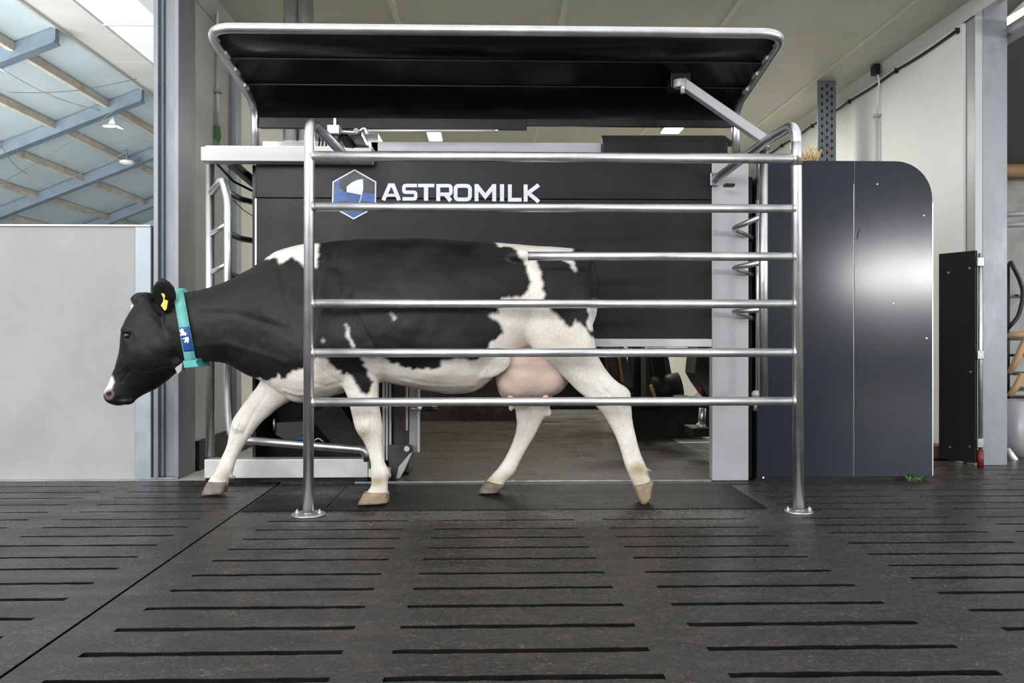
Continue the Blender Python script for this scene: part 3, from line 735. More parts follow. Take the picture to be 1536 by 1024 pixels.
MB().bar(P(345,243,5.18), P(388,280,5.42), .05, .05).build('cylinder_body', M['steel_dark'], cyl, .006)
MB().tube([P(326,246,5.12), P(350,272,5.25), P(384,289,5.42)], .008, 8).build('hose', M['black'], cyl)
MB().tube([P(350,300,5.2), P(365,315,5.3), P(384,327,5.35)], .003, 6).build('thin_cable', M['black'], cyl)

# top actuator at left
ta = thing('gate_actuator', 'white and steel gate actuator beside the top of the left fence post', 'actuator', P(520,200,4.9))
MB().box(PX(493,4.95), PX(511,4.95), 4.9, 5.0, PZ(203,500,4.95), PZ(190,500,4.95)).build('white_block', M['white_plastic'], ta, .004)
MB().box(PX(504,4.98), PX(508,4.98), 4.9, 5.0, PZ(192,500,4.95), PZ(180,500,4.95)).build('bracket', M['steel'], ta, .002)
MB().bar(P(516,200,4.95), P(536,232,5.12), .05, .06).build('channel', M['black'], ta, .003)
MB().bar(P(534,200,4.95), P(550,232,5.12), .07, .03).build('channel_face', M['steel_dark'], ta, .003)
MB().tube(arc_path([P(511,197,4.9), P(536,199,4.9), P(549,190,4.9), P(550,206,4.9)], .03), .013, 12).build('linkage', M['steel'], ta)
MB().cyl(P(534,196,4.86), P(534,196,4.9), .016, 14).build('pivot', M['steel'], ta)
MB().cyl(P(549,196,4.9), P(744,196,4.95), .009, 12).build('rod', M['stainless'], ta)
MB().sphere(P(745,196,4.95), .014, 12).build('rod_end', M['steel'], ta)
MB().box(PX(497,5.0), PX(511,5.0), 4.93, 5.0, PZ(211,500,4.95), PZ(204,500,4.95)).build('valve', M['black'], ta, .003)
MB().box(PX(556,5.45), PX(572,5.45), 5.3, 5.6, z1, PZ(208,560,5.45)).build('support_plate', M['stainless'], ta, .003)
for k in range(4): MB().tube(arc_path([P(478+k*4,196,5.1), P(480+k*5,212,5.15), P(476+k*6,226,5.2)], .04), .005, 8).build('hose', M['black'], ta)

# ------------------------------------------------------------------ machinery inside the box
ma = thing('milking_machine', 'black milking machinery inside the box right of the hind leg', 'machine', P(1000,620,6.5))
Yb = 6.9
def wb_(px0_, px1_, py0_, py1_, y, d, m, name, par, bev=.006): MB().box(PX(px0_,y), PX(px1_,y), y, y+d, PZ(py1_,(px0_+px1_)/2,y), PZ(py0_,(px0_+px1_)/2,y)).build(name, m, par, bev)
wb_(935,1066,600,655,7.2,.5,M['black'],'machine_base',ma)
wb_(950,985,515,612,7.0,.3,M['black'],'column_block',ma)
MB().prism3([P(968,520,6.7),P(1000,520,6.7),P(1012,585,6.7),P(968,600,6.7)], (0,.2,0)).build('tilted_cover', M['housing'], ma, .004)
MB().prism3([P(975,520,6.6),P(994,520,6.6),P(1003,572,6.6),P(984,590,6.6)], (0,.05,0)).build('inner_cover', M['rubber'], ma, .004)
MB().prism3([P(905,520,6.3),P(936,520,6.3),P(951,580,6.3),P(935,586,6.3),P(914,560,6.3)], (0,.1,0)).build('side_plate', M['housing'], ma, .004)
MB().prism3([P(925,520,6.25),P(928,520,6.25),P(936,572,6.25),P(932,572,6.25)], (0,.03,0)).build('edge_strip', M['straw'], ma)
MB().cyl(P(918,545,6.2), P(930,578,6.2), .012, 10).build('hose', M['red'], ma)
tb = MB(); q = P(1004,596,6.6); tb.tube(arc_path([P(980,586,6.6),P(1020,578,6.6)],.01), .11, 24); tb.build('teat_cup_tray', M['rubber'], ma)
MB().cyl(P(976,577,6.5), P(985,604,6.5), .012, 10).build('tray_edge', M['straw'], ma)
wb_(1010,1032,592,600,6.5,.2,M['wall_cream'],'tray_base',ma)
MB().prism3([P(1046,520,6.0),P(1068,520,6.0),P(1068,600,6.0),P(1050,575,6.0),P(1042,560,6.0)], (0,.3,0)).build('corner_cover', M['housing'], ma, .005)
MB().cyl(P(1048,572,6.1), P(1054,598,6.1), .022, 12).build('hose', M['red'], ma)
MB().cyl(P(1044,590,6.05), P(1060,606,6.05), .018, 12).build('hose', M['white_plastic'], ma)
MB().cyl(P(1054,612,6.0), P(1052,637,6.0), .026, 16).build('chrome_cylinder', M['steel'], ma)
MB().cyl(P(1052,636,6.0), P(1051,641,6.0), .034, 16).build('cylinder_foot', M['stainless'], ma)
wb_(1038,1066,642,655,5.9,.25,M['black'],'foot_block',ma)
wb_(968,1030,521,523,6.0,.03,M['steel'],'cross_bar',ma,.002)
wb_(800,905,530,614,8.6,.4,M['black'],'rear_machine_block',ma)
bw = MB().box(PX(600,8.8), PX(796,8.8), 8.8, 8.9, 0, PZ(535,700,8.8)); tag(bw.build('low_barrier', M['inner_floor'], bevel=.004), 'low brown wet barrier at the back of the milking box', 'barrier')
wb_(895,935,515,600,7.6,.3,M['black'],'rear_machine_block',ma)

mb2 = thing('teat_cup_unit', 'dark teat cup unit with grey cover low behind the left fence post', 'machine', P(430,640,5.4))
MB().prism3([P(412,634,5.4),P(454,632,5.4),P(470,640,5.4),P(444,660,5.4),P(430,661,5.4),P(413,652,5.4)], (0,.15,0)).build('grey_cover', M['housing'], mb2, .004)
MB().prism3([P(441,660,5.38),P(462,649,5.38),P(470,652,5.38),P(462,660,5.38)], (0,.04,0)).build('blue_hose_guard', M['blue'], mb2, .004)
MB().tube([P(378,648,5.35),P(388,655,5.35),P(402,661,5.35)], .016, 10).build('hose', M['red'], mb2)
MB().tube(arc_path([P(470,662,5.3),P(478,656,5.3),P(486,664,5.3)],.03), .008, 10).build('hose', M['steel_dark'], mb2)
MB().cyl(P(411,628,5.38), P(411,645,5.38), .009, 10).build('pin', M['steel'], mb2)
MB().box(PX(400,5.5), PX(560,5.5), 5.45, 5.74, .01, PZ(668,480,5.5)).build('base', M['black'], mb2, .005)
MB().prism3([P(460,625,5.5),P(505,600,5.5),P(560,680,5.5),P(520,690,5.5)], (0,.12,0)).build('arm_cover', M['rubber'], mb2, .006)

# ------------------------------------------------------------------ small dark door at right
sd = thing('swing_door', 'narrow dark swing door panel hinged beside the grey column', 'door', (3.3, 5.7, 0))
a = P(1408,693,5.87); b = P(1463,701,5.62)
a.z = .03; b.z = .03
dirv = (b-a).normalized(); nrm = Vector((-dirv.y, dirv.x, 0))
zt = 1.50
MB().prism3([a, b, b+Vector((0,0,zt-.03)), a+Vector((0,0,zt-.03))], nrm*.025).build('door_panel', M['panel'], sd, .003)
MB().cyl((b.x+.035,b.y,.1), (b.x+.035,b.y,1.48), .014, 14).build('hinge_rod', M['steel'], sd)
for z in (1.42, .78, .17):
    MB().box(b.x+.005, b.x+.055, b.y-.016, b.y+.03, z-.032, z+.032).build('hinge', M['steel_dark'], sd, .005)
for (t, z) in ((.28,1.36),(.85,1.38),(.88,.66),(.32,.12),(.85,.14)):
    q = a.lerp(b, t) - nrm*0.0; MB().cyl(Vector((q.x,q.y,z))-nrm*.004*1, Vector((q.x,q.y,z))+nrm*.004, .008, 10).build('screw', M['steel'], sd)
MB().cyl((b.x+.035,b.y,0.0), (b.x+.035,b.y,.12), .022, 12).build('foot_rod', M['red'], sd)
rk = MB(); rk.box(3.2, 3.38, 6.0, 6.5, 0, .10); tag(rk.build('red_curb', M['red'], bevel=.01), 'low dark red block at the foot of the white wall behind the swing door', 'block')

# ------------------------------------------------------------------ right edge: next room
wx = MB(); wx.box(3.6, 9, 8.6, 8.7, 0, 2.75); struct(wx.build('wall_far_right', M['concrete']))
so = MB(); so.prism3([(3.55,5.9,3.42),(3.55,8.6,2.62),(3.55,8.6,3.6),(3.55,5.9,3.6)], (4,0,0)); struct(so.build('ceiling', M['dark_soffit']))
tb_ = MB().cyl((3.6,8.4,2.62),(8,8.4,2.62),.07,16); tag(tb_.build('timber_rail', M['wood']), 'brown rounded timber rail under the dark soffit at far right', 'rail')
hp = MB().cyl(P(1500,60,5.9), P(1580,10,5.3), .06, 24); tag(hp.build('air_pipe', M['steel']), 'shiny pipe crossing behind the top of the right column', 'pipe')
hq = MB().bar(P(1505,36,6.1), P(1580,-8,5.6), .03, .05); tag(hq.build('lamp_tube', M['lamp']), 'bright lamp tube above the shiny pipe at top right', 'lamp')
hr = MB().bar(P(1500,22,6.3), P(1580,-30,5.8), .08, .14); tag(hr.build('ceiling_rail', M['white_metal']), 'pale rail above the lamp tube at top right', 'rail')
rk = thing('tool_rack', 'black wire rack with wooden handled tools behind the right column', 'rack', (4.2, 6.6, 0))
Yk = 6.5
for px in (1512, 1575): MB().cyl((PX(px,Yk),Yk,0),(PX(px,Yk),Yk,PZ(395,px,Yk)),.014,10).build('upright', M['black'], rk)
for y in (443, 509, 533, 561, 585, 598): MB().box(PX(1510,Yk), PX(1580,Yk), Yk-.01, Yk+.3, PZ(y+1.5,1540,Yk), PZ(y-1.5,1540,Yk)).build('shelf', M['black'], rk)
MB().tube(arc_path([P(1515,392,Yk-.05),P(1528,415,Yk-.05),P(1536,440,Yk-.05),P(1528,475,Yk-.05),P(1512,492,Yk-.05)],.1), .016, 10).build('hook_bar', M['black'], rk)
for k, (a, b, lb) in enumerate((((1514,560),(1536,512),'pale wooden tool handle leaning on the upper shelf of the rack'),((1514,594),(1534,560),'short wooden tool handle leaning on the lower shelf of the rack'),((1512,503),(1545,501),'wooden tool handle lying flat on the top shelf of the rack'))):
    h_ = MB(); h_.tube([P(*a,Yk-.06), P((a[0]+b[0])/2+2,(a[1]+b[1])/2,Yk-.06), P(*b,Yk-.06)], [.02,.028,.02], 12)
    tag(h_.build('wooden_tool', M['wood']), lb, 'handle')
bu = MB(); q = P(1530,650,6.2); bu.tube([(q.x,6.2,.0),(q.x,6.2,.10),(q.x,6.2,.42)], [.10,.12,.15], 20); 
tag(bu.build('bucket', M['grey_panel']), 'grey bucket on the floor behind the right column', 'bucket')
bl = MB(); bl.tube([P(1512,672,6.0),P(1521,690,6.0),P(1530,703,6.0)], [.012,.03,.012], 10); tag(bl.build('shovel_blade', M['stainless']), 'curved shiny blade resting low beside the grey bucket', 'tool')
for y in (322, 338): 
    w_ = MB().cyl(P(1505,y,7.0), P(1580,y-4,7.0), .022, 12); tag(w_.build('water_pipe', M['grey_panel']), 'grey horizontal pipe in front of the far concrete wall, ' + ('upper of two' if y == 322 else 'lower of two'), 'pipe')

# ------------------------------------------------------------------ THE COW
CYc = 4.62
def pair(L, R, Y, hy, tp=0):
    a = P(L[0], L[1], Y); b = P(R[0], R[1], Y)
    return ((a+b)/2, (a-b)/2, Vector((0, hy, 0)), tp)
def limb(mb, rows, seg=28, ex=2.1, sub=3):
    secs = [pair(*r) for r in rows]
    # smooth Catmull-Rom between the sections
    out = []
    for i in range(len(secs)-1):
        p0 = secs[max(i-1,0)]; p1 = secs[i]; p2 = secs[i+1]; p3 = secs[min(i+2,len(secs)-1)]
        for k in range(sub):
            t = k/sub
            def cr(a, b, c, d): return 0.5*((2*b) + (c-a)*t + (2*a-5*b+4*c-d)*t*t + (3*b-a-3*c+d)*t*t*t)
            out.append(tuple(cr(p0[j], p1[j], p2[j], p3[j]) for j in range(4)))
    out.append(secs[-1])
    mb.loft(out, seg, ex)
parts = []
def blob(px, py, Y, rx, ry, rz_):
    m_ = MB(); m_.sphere(P(px,py,Y), 1.0, 20, (rx,ry,rz_)); parts.append(m_)
T = CYc
trunk = MB()
limb(trunk, [((250,447),(262,532),T,.085),((266,438),(287,545),T,.100),((300,435),(312,543),T,.105),((340,421),(341,546),T,.120),((378,402),(370,563),T,.150),
  ((412,379),(400,575),T,.185,-.10),((442,370),(432,594),T,.225,-.25),((475,364),(470,600),T,.255,-.35),((515,360),(512,590),T,.280,-.32),((570,358),(566,574),T,.310,-.25),
  ((620,357),(618,582),T,.325,-.18),((670,359),(670,590),T,.330,-.12),((712,362),(712,587),T,.315,-.05),((748,365),(742,565),T,.290,.02),((782,368),(776,528),T,.27,.05),
  ((820,370),(815,522),T,.255,0),((850,372),(848,520),T,.225,0),((872,376),(876,512),T,.17,0),((886,392),(888,480),T,.09,0)], 40, 2.25)
parts.append(trunk)
hd = MB()
limb(hd, [((222,444),(262,486),T,.075),((208,452),(268,512),T,.095),((197,467),(270,536),T,.108),((187,484),(268,552),T,.112),((182,502),(256,566),T,.108),((181,522),(243,576),T,.096),
  ((177,541),(231,585),T,.080),((170,559),(216,592),T,.068),((165,573),(202,600),T,.064),((160,584),(189,606),T,.062),((158,592),(178,608),T,.052),((160,599),(170,606),T,.03)], 32, 2.15)
parts.append(hd)
# throat to neck
blob(262,545,T,.07,.06,.055)
# brow and poll
blob(190,496,T-.068,.034,.026,.036); blob(190,496,T+.068,.034,.026,.036)
blob(218,450,T,.06,.06,.045)
blob(236,520,T-.060,.09,.050,.11)
blob(166,590,T-.035,.028,.028,.032); blob(166,590,T+.035,.028,.028,.032)
blob(190,600,T-.02,.045,.04,.025)
# ears
def ear(base, tip, w, th, Y0, Y1, wd, dish=0):
    m_ = MB(); secs = []
    A = P(base[0],base[1],Y0); B = P(tip[0],tip[1],Y1); d = (B-A).normalized(); wdv = Vector(wd).normalized(); nv = d.cross(wdv).normalized()
    for t, k, q in ((0,.35,1.6),(.15,.55,1.4),(.35,.92,1.1),(.55,1,1),(.75,.85,1),(.9,.55,.9),(1,.15,.6)):
        secs.append((A.lerp(B,t), wdv*w*k, nv*th*q))
    m_.loft(secs, 20, 2.0); parts.append(m_)
ear((250,466),(243,417),.068,.012,T-.09,T-.17,(1,.12,.05))
ear((224,452),(197,448),.050,.012,T+.08,T+.20,(.1,.2,1))
# forelegs
limb_rows = {
 'nf': [((474,440),(560,440),T-.12,.10),((482,480),(566,480),T-.15,.11),((492,525),(568,530),T-.165,.095),((506,562),(567,563),T-.165,.075),((520,595),(568,593),T-.165,.060),((527,620),(571,618),T-.165,.050),
        ((533,643),(575,641),T-.165,.050),((545,662),(574,660),T-.165,.038),((553,682),(575,679),T-.165,.030),((556,698),(578,694),T-.165,.033),((556,712),(584,707),T-.165,.040),((557,726),(582,722),T-.165,.036),((550,738),(582,736),T-.165,.042),((546,745),(583,745),T-.165,.044)],
 'ff': [((412,500),(490,500),T+.12,.10),((402,545),(480,560),T+.14,.09),((388,574),(444,594),T+.15,.068),((368,602),(420,610),T+.15,.056),((350,628),(394,632),T+.15,.048),((344,648),(376,654),T+.15,.044),
        ((340,668),(364,672),T+.15,.033),((330,690),(354,692),T+.15,.030),((321,708),(350,706),T+.15,.038),((314,718),(344,720),T+.15,.036),((310,725),(341,730),T+.15,.038)],
 'nh': [((760,410),(882,405),T-.12,.12),((766,450),(888,448),T-.14,.125),((776,490),(889,488),T-.15,.115),((798,522),(894,522),T-.15,.098),((822,545),(904,546),T-.15,.080),((846,566),(921,568),T-.15,.064),
        ((872,591),(944,584),T-.15,.050),((897,612),(947,603),T-.15,.044),((913,635),(949,630),T-.15,.036),((924,657),(954,655),T-.15,.031),((932,680),(961,680),T-.15,.030),((937,697),(968,696),T-.15,.037),((944,714),(972,710),T-.15,.034),((951,730),(977,722),T-.15,.038)],
 'fh': [((770,470),(870,470),T+.12,.11),((776,520),(856,520),T+.14,.10),((775,560),(838,560),T+.14,.075),((772,592),(830,590),T+.14,.055),((773,616),(824,612),T+.14,.046),((775,636),(814,630),T+.14,.038),
        ((770,658),(803,652),T+.14,.031),((760,681),(790,674),T+.14,.028),((749,699),(779,694),T+.14,.032),((741,708),(772,709),T+.14,.038),((731,719),(758,723),T+.14,.033),((724,727),(754,731),T+.14,.038)]}
for k, rows in limb_rows.items():
    m_ = MB(); limb(m_, rows, 26, 2.15); parts.append(m_)
# bones and muscles
blob(777,384,T-.20,.075,.055,.045); blob(777,384,T+.20,.075,.055,.045)      # hooks
blob(878,396,T-.08,.035,.04,.035); blob(878,396,T+.08,.035,.04,.035)        # pins
blob(500,470,T-.19,.14,.085,.24); blob(500,470,T+.19,.14,.085,.24)          # shoulders
blob(840,460,T-.16,.16,.10,.20)
blob(455,580,T,.12,.14,.09)                                                 # brisket
blob(722,540,T-.19,.16,.045,.10)
blob(941,592,T-.15,.022,.026,.03); blob(822,618,T+.14,.022,.026,.03)        # points of hock
blob(548,641,T-.19,.04,.035,.045); blob(358,640,T+.12,.035,.035,.04)        # knees
for (px,py,Y) in ((583,713,T-.145),(350,716,T+.17),(973,706,T-.13),(770,722,T+.16)):  # dewclaws
    blob(px,py,Y,.020,.014,.014); blob(px,py,Y-.04,.020,.014,.014)
# tail
tl = MB(); tl.tube([P(868,380,T-.02),P(880,386,T-.03),P(888,400,T-.05),P(891,425,T-.06),P(891,450,T-.06),P(889,470,T-.06),P(885,492,T-.06)], [.03,.03,.024,.020,.020,.024,.010], 16); parts.append(tl)

big = MB()
for p in parts:
    b = len(big.v); big.v += p.v
    for f_ in p.f: big.face([b+i for i in f_], True)
raw = bpy.data.objects.new('raw', big.mesh('raw')); C.objects.link(raw)
md = raw.modifiers.new('r', 'REMESH'); md.mode = 'VOXEL'; md.voxel_size = .0085; md.use_smooth_shade = True
md = raw.modifiers.new('s', 'SMOOTH'); md.factor = .5; md.iterations = 9
bpy.context.view_layer.update()
cme = bpy.data.meshes.new_from_object(raw.evaluated_get(bpy.context.evaluated_depsgraph_get()))
bpy.data.objects.remove(raw)
nv = len(cme.vertices)
co = np.empty(nv*3); cme.vertices.foreach_get('co', co); co = co.reshape(-1,3)
no = np.empty(nv*3); cme.vertices.foreach_get('normal', no); no = no.reshape(-1,3)
def project(co):
    x = co[:,0]; y = np.where(co[:,1] > T, 2*T-co[:,1], co[:,1]); 
    dep = x*sn + y*cs; lat = x*cs - y*sn
    return CX + F*lat/dep, CY - F*(co[:,2]-H)/dep
# for legs on the far side project them as they are
def project_true(co):
    x = co[:,0]; y = co[:,1]; dep = x*sn + y*cs; lat = x*cs - y*sn
    return CX + F*lat/dep, CY - F*(co[:,2]-H)/dep
pxm, pym = project(co)
# creases, veins and muscle lines: (points in the picture, depth, width in metres)
grooves = [([(522,440),(530,465),(545,495),(562,522),(569,545)], -.010, .012),
 ([(500,380),(492,410),(486,440)], -.006,.018), ([(518,385),(512,410),(510,440)], .005,.016),
 ([(748,470),(742,500),(735,530),(728,552)], .008, .018), ([(762,475),(756,505),(750,530)], -.006,.016),
 ([(600,570),(640,578),(680,578),(712,576)], .007,.009), ([(712,578),(722,566),(730,552)], .005,.010),
 ([(780,395),(800,440),(800,480)], -.005,.03), ([(812,530),(840,552),(866,580)], -.004,.012),
 ([(300,470),(350,470),(400,485),(440,500)], -.008,.022), ([(290,520),(340,515),(390,530),(430,545)], .006,.018),
 ([(420,400),(430,450),(450,500),(455,530)], -.007,.02), ([(404,395),(425,395)], .006,.010),
 ([(196,555),(188,563),(182,573)], -.006,.006), ([(192,545),(205,555),(222,556),(250,547),(265,549)], -.004,.005), ([(178,557),(186,552),(191,545)], .005,.008),
 ([(205,470),(203,500),(208,530)], .006,.010), ([(212,465),(216,500),(222,525)], -.005,.012), ([(225,475),(240,490),(262,520)], .005,.014),
 ([(172,598),(185,599),(200,597)], -.005,.004), ([(184,494),(190,490),(197,493),(201,500)], .004,.005), ([(184,512),(192,514),(199,508)], .003,.004),
 ([(470,545),(490,560),(510,575)], -.006,.008), ([(470,575),(490,580),(512,574)], -.006,.008), ([(425,585),(445,592),(470,592)], .005,.008),
 ([(540,570),(552,600),(556,625)], -.005,.008), ([(532,590),(538,615),(545,640)], .004,.008), ([(562,650),(566,680),(568,700)], -.003,.005),
 ([(905,590),(925,620),(937,650),(945,690)], -.003,.006), ([(800,600),(795,630),(780,665),(762,695)], -.003,.006),
 ([(895,570),(912,590),(928,606)], -.007,.008), ([(935,640),(946,670),(956,700)], -.003,.004), ([(350,640),(362,645),(372,650)], .003,.006), ([(400,590),(380,620),(366,650)], -.004,.007), ([(555,600),(552,640),(556,690)], .003,.006), ([(785,620),(800,600),(812,590)], -.005,.008), ([(370,600),(362,630),(352,660),(340,690)], -.003,.006), ([(860,560),(890,580),(920,600)], .003,.008), ([(835,470),(845,500),(860,530)], -.005,.02)]
def seg_dist(px, py, pts):
    d = np.full(px.shape, 1e9)
    for (a, b) in zip(pts[:-1], pts[1:]):
        ax, ay = a; bx, by = b; L2 = (bx-ax)**2+(by-ay)**2
        t = np.clip(((px-ax)*(bx-ax)+(py-ay)*(by-ay))/L2, 0, 1)
        d = np.minimum(d, np.hypot(px-(ax+t*(bx-ax)), py-(ay+t*(by-ay))))
    return d
disp = np.zeros(nv); ptx, pty = project_true(co)
for pts, amp, sg in grooves:
    dd = seg_dist(ptx, pty, pts) * T / F
    disp += amp*np.exp(-(dd/sg)**2)
side = np.clip(np.abs(no[:,1])*1.4, 0, 1)
# gentle muscle relief
rel = np.array([noise.fractal(Vector((c[0]*5, c[1]*5, c[2]*5)), 1, 2, 3) for c in co])
disp = disp*np.where(co[:,2] < .62, 1.1, .55)*side + rel*.0065*np.clip((co[:,2]-.25)*3,0.2,1)
# eye socket
def surf(px, py, r=3.0):
    m_ = (np.abs(ptx-px) < r) & (np.abs(pty-py) < r); return float(co[m_,1].min())
Yeye = surf(190,503)
ex = P(190,502,Yeye)
de = np.sqrt(((co - np.array([ex.x, ex.y, ex.z]))**2).sum(1)); disp -= .010*np.exp(-(de/.016)**2)
nx_ = P(163,591,surf(163,591))
dn = np.sqrt(((co - np.array([nx_.x, nx_.y, nx_.z]))**2).sum(1)); disp -= .016*np.exp(-(dn/.011)**2)
co2 = co + no*disp[:,None]
# smallest hoof level: keep above the ground
co2[:,2] = np.maximum(co2[:,2], .006)

# coat colours
def inside(px, py, poly):
    r = np.zeros(px.shape, bool); n = len(poly)
    for i in range(n):
        x0, y0 = poly[i]; x1, y1 = poly[(i+1) % n]
        if y0 == y1: continue
        c = ((y0 > py) != (y1 > py)) & (px < (x1-x0)*(py-y0)/(y1-y0)+x0); r ^= c
    return r
W = [
 [(398,390),(406,381),(418,372),(440,360),(477,352),(477,401),(466,402),(452,396),(445,389),(436,386),(428,391),(420,396),(413,387)],
 [(744,350),(862,350),(859,378),(861,395),(866,401),(862,410),(855,398),(845,391),(836,385),(820,383),(803,384),(804,389),(808,400),(814,422),(815,436),(817,448),(822,456),(828,464),(836,474),(844,482),(850,489),(855,491),(860,488),(862,478),(865,484),(871,488),(879,492),(884,505),(1000,520),(1000,800),(566,800),(566,538),
  (572,537),(592,546),(607,551),(620,556),(633,553),(658,552),(661,545),(668,540),(694,537),(712,541),(722,536),(731,524),(738,512),(745,505),(755,500),(753,490),(745,480),(733,476),(733,471),(748,469),(748,461),(752,449),(760,446),(768,447),(770,443),(780,444),(790,438),(796,428),(794,410),(788,395),(776,377),(766,371),(746,368)],
 [(366,563),(385,567),(404,570),(412,566),(418,562),(422,568),(428,569),(438,558),(454,554),(462,545),(475,535),(486,536),(504,554),(517,565),(519,558),(533,573),(544,588),(552,592),(557,583),(558,570),(549,552),(540,536),(569,536),(569,800),(280,800),(280,640)],
 [(517,487),(520,488),(526,508),(536,522),(528,522),(521,505)],
 [(584,467),(588,470),(595,478),(592,479)], [(483,507),(487,505),(488,511),(484,513)],
 [(169,565),(171.5,573),(167.5,583),(161,588),(150,592),(140,592),(140,565)],
 [(882,452),(900,452),(900,500),(881,492)] ]
def jag(px, py, amp, sc, seed):
    jx = np.array([noise.noise(Vector((a*sc, b*sc, seed))) for a, b in zip(px, py)])
    return jx*amp
jx = jag(pxm, pym, 4.0, .13, 1.3) + jag(pxm, pym, 1.3, .5, 9.1); jy = jag(pxm, pym, 3.5, .13, 5.7) + jag(pxm, pym, 1.3, .5, 3.3)
small = (pxm < 215)
jx[small] *= .25; jy[small] *= .25
wh = np.zeros(nv, bool)
for w in W: wh |= inside(pxm+jx, pym+jy, w)
# legs: always judged as they stand
leg = (pty > 600) & (ptx > 215)
wh[leg] = True
# subtle smoothing of the mask over the mesh edges
mask = wh.astype(float)
ed = np.empty(len(cme.edges)*2, dtype=np.int64); cme.edges.foreach_get('vertices', ed); ed = ed.reshape(-1,2)
def blur(m, n):
    for _ in range(n):
        acc = m.copy(); cnt = np.ones(nv)
        np.add.at(acc, ed[:,0], m[ed[:,1]]); np.add.at(acc, ed[:,1], m[ed[:,0]])
        np.add.at(cnt, ed[:,0], 1); np.add.at(cnt, ed[:,1], 1); m = acc/cnt
    return m
mask = blur(mask, 1)
bvar = np.array([noise.fractal(Vector((c[0]*3.2, c[1]*3.2, c[2]*6.0)), 1, 2, 5) for c in co])
top = np.exp(-((co[:,2]-1.36)/.13)**2)*(co[:,0] > -.9)  # top-lit highlight along the back, painted into the black coat
btone_sheen = np.clip(1 + 1.3*bvar + .9*top*(1+bvar), .45, 3.5)
white = np.array([.78,.735,.67]); blackc = np.array([.0066,.0061,.0057]); stain = np.array([.42,.33,.19]); pink = np.array([.68,.47,.40]); cream = np.array([.66,.60,.49])
col = blackc[None,:]*btone_sheen[:,None]*(1-mask[:,None]) + white[None,:]*mask[:,None]
def spot(cx_, cy_, rx_, ry_, c, amt):
    global col
    g = amt*np.exp(-(((ptx-cx_)/rx_)**2+((pty-cy_)/ry_)**2))*mask
    g = g*(.6+.8*np.clip(rel+.5,0,1)); g = np.clip(g, 0, 1)
    col = col*(1-g[:,None]) + c[None,:]*g[:,None]
for s_ in ((548,655,12,14,stain,.7),(565,722,14,10,stain,.8),(345,715,20,12,stain,.9),(958,705,14,12,stain,.9),(735,722,14,10,stain,.8),(560,745,30,8,stain,.7),(960,722,20,8,stain,.6),(925,608,14,10,stain,.35),(765,715,16,12,stain,.45),(655,570,50,10,stain,.35),(600,585,40,8,stain,.55),
           (574,560,10,18,stain,.4),(715,545,15,8,stain,.3),(715,573,12,8,pink,.5),(445,575,30,20,pink,.3),(820,500,40,30,cream,.7),(860,540,40,30,cream,.5),(380,610,20,20,pink,.25),(800,620,18,12,stain,.3),(497,548,14,6,stain,.5),(810,540,12,10,stain,.3)): spot(*s_)
for (a_, b_) in ((584,713),(350,717),(974,706),(770,723)):
    g = .9*np.exp(-(((ptx-a_)/5)**2+((pty-b_)/5)**2)); col = col*(1-g[:,None]) + np.array([.12,.085,.06])[None,:]*g[:,None]
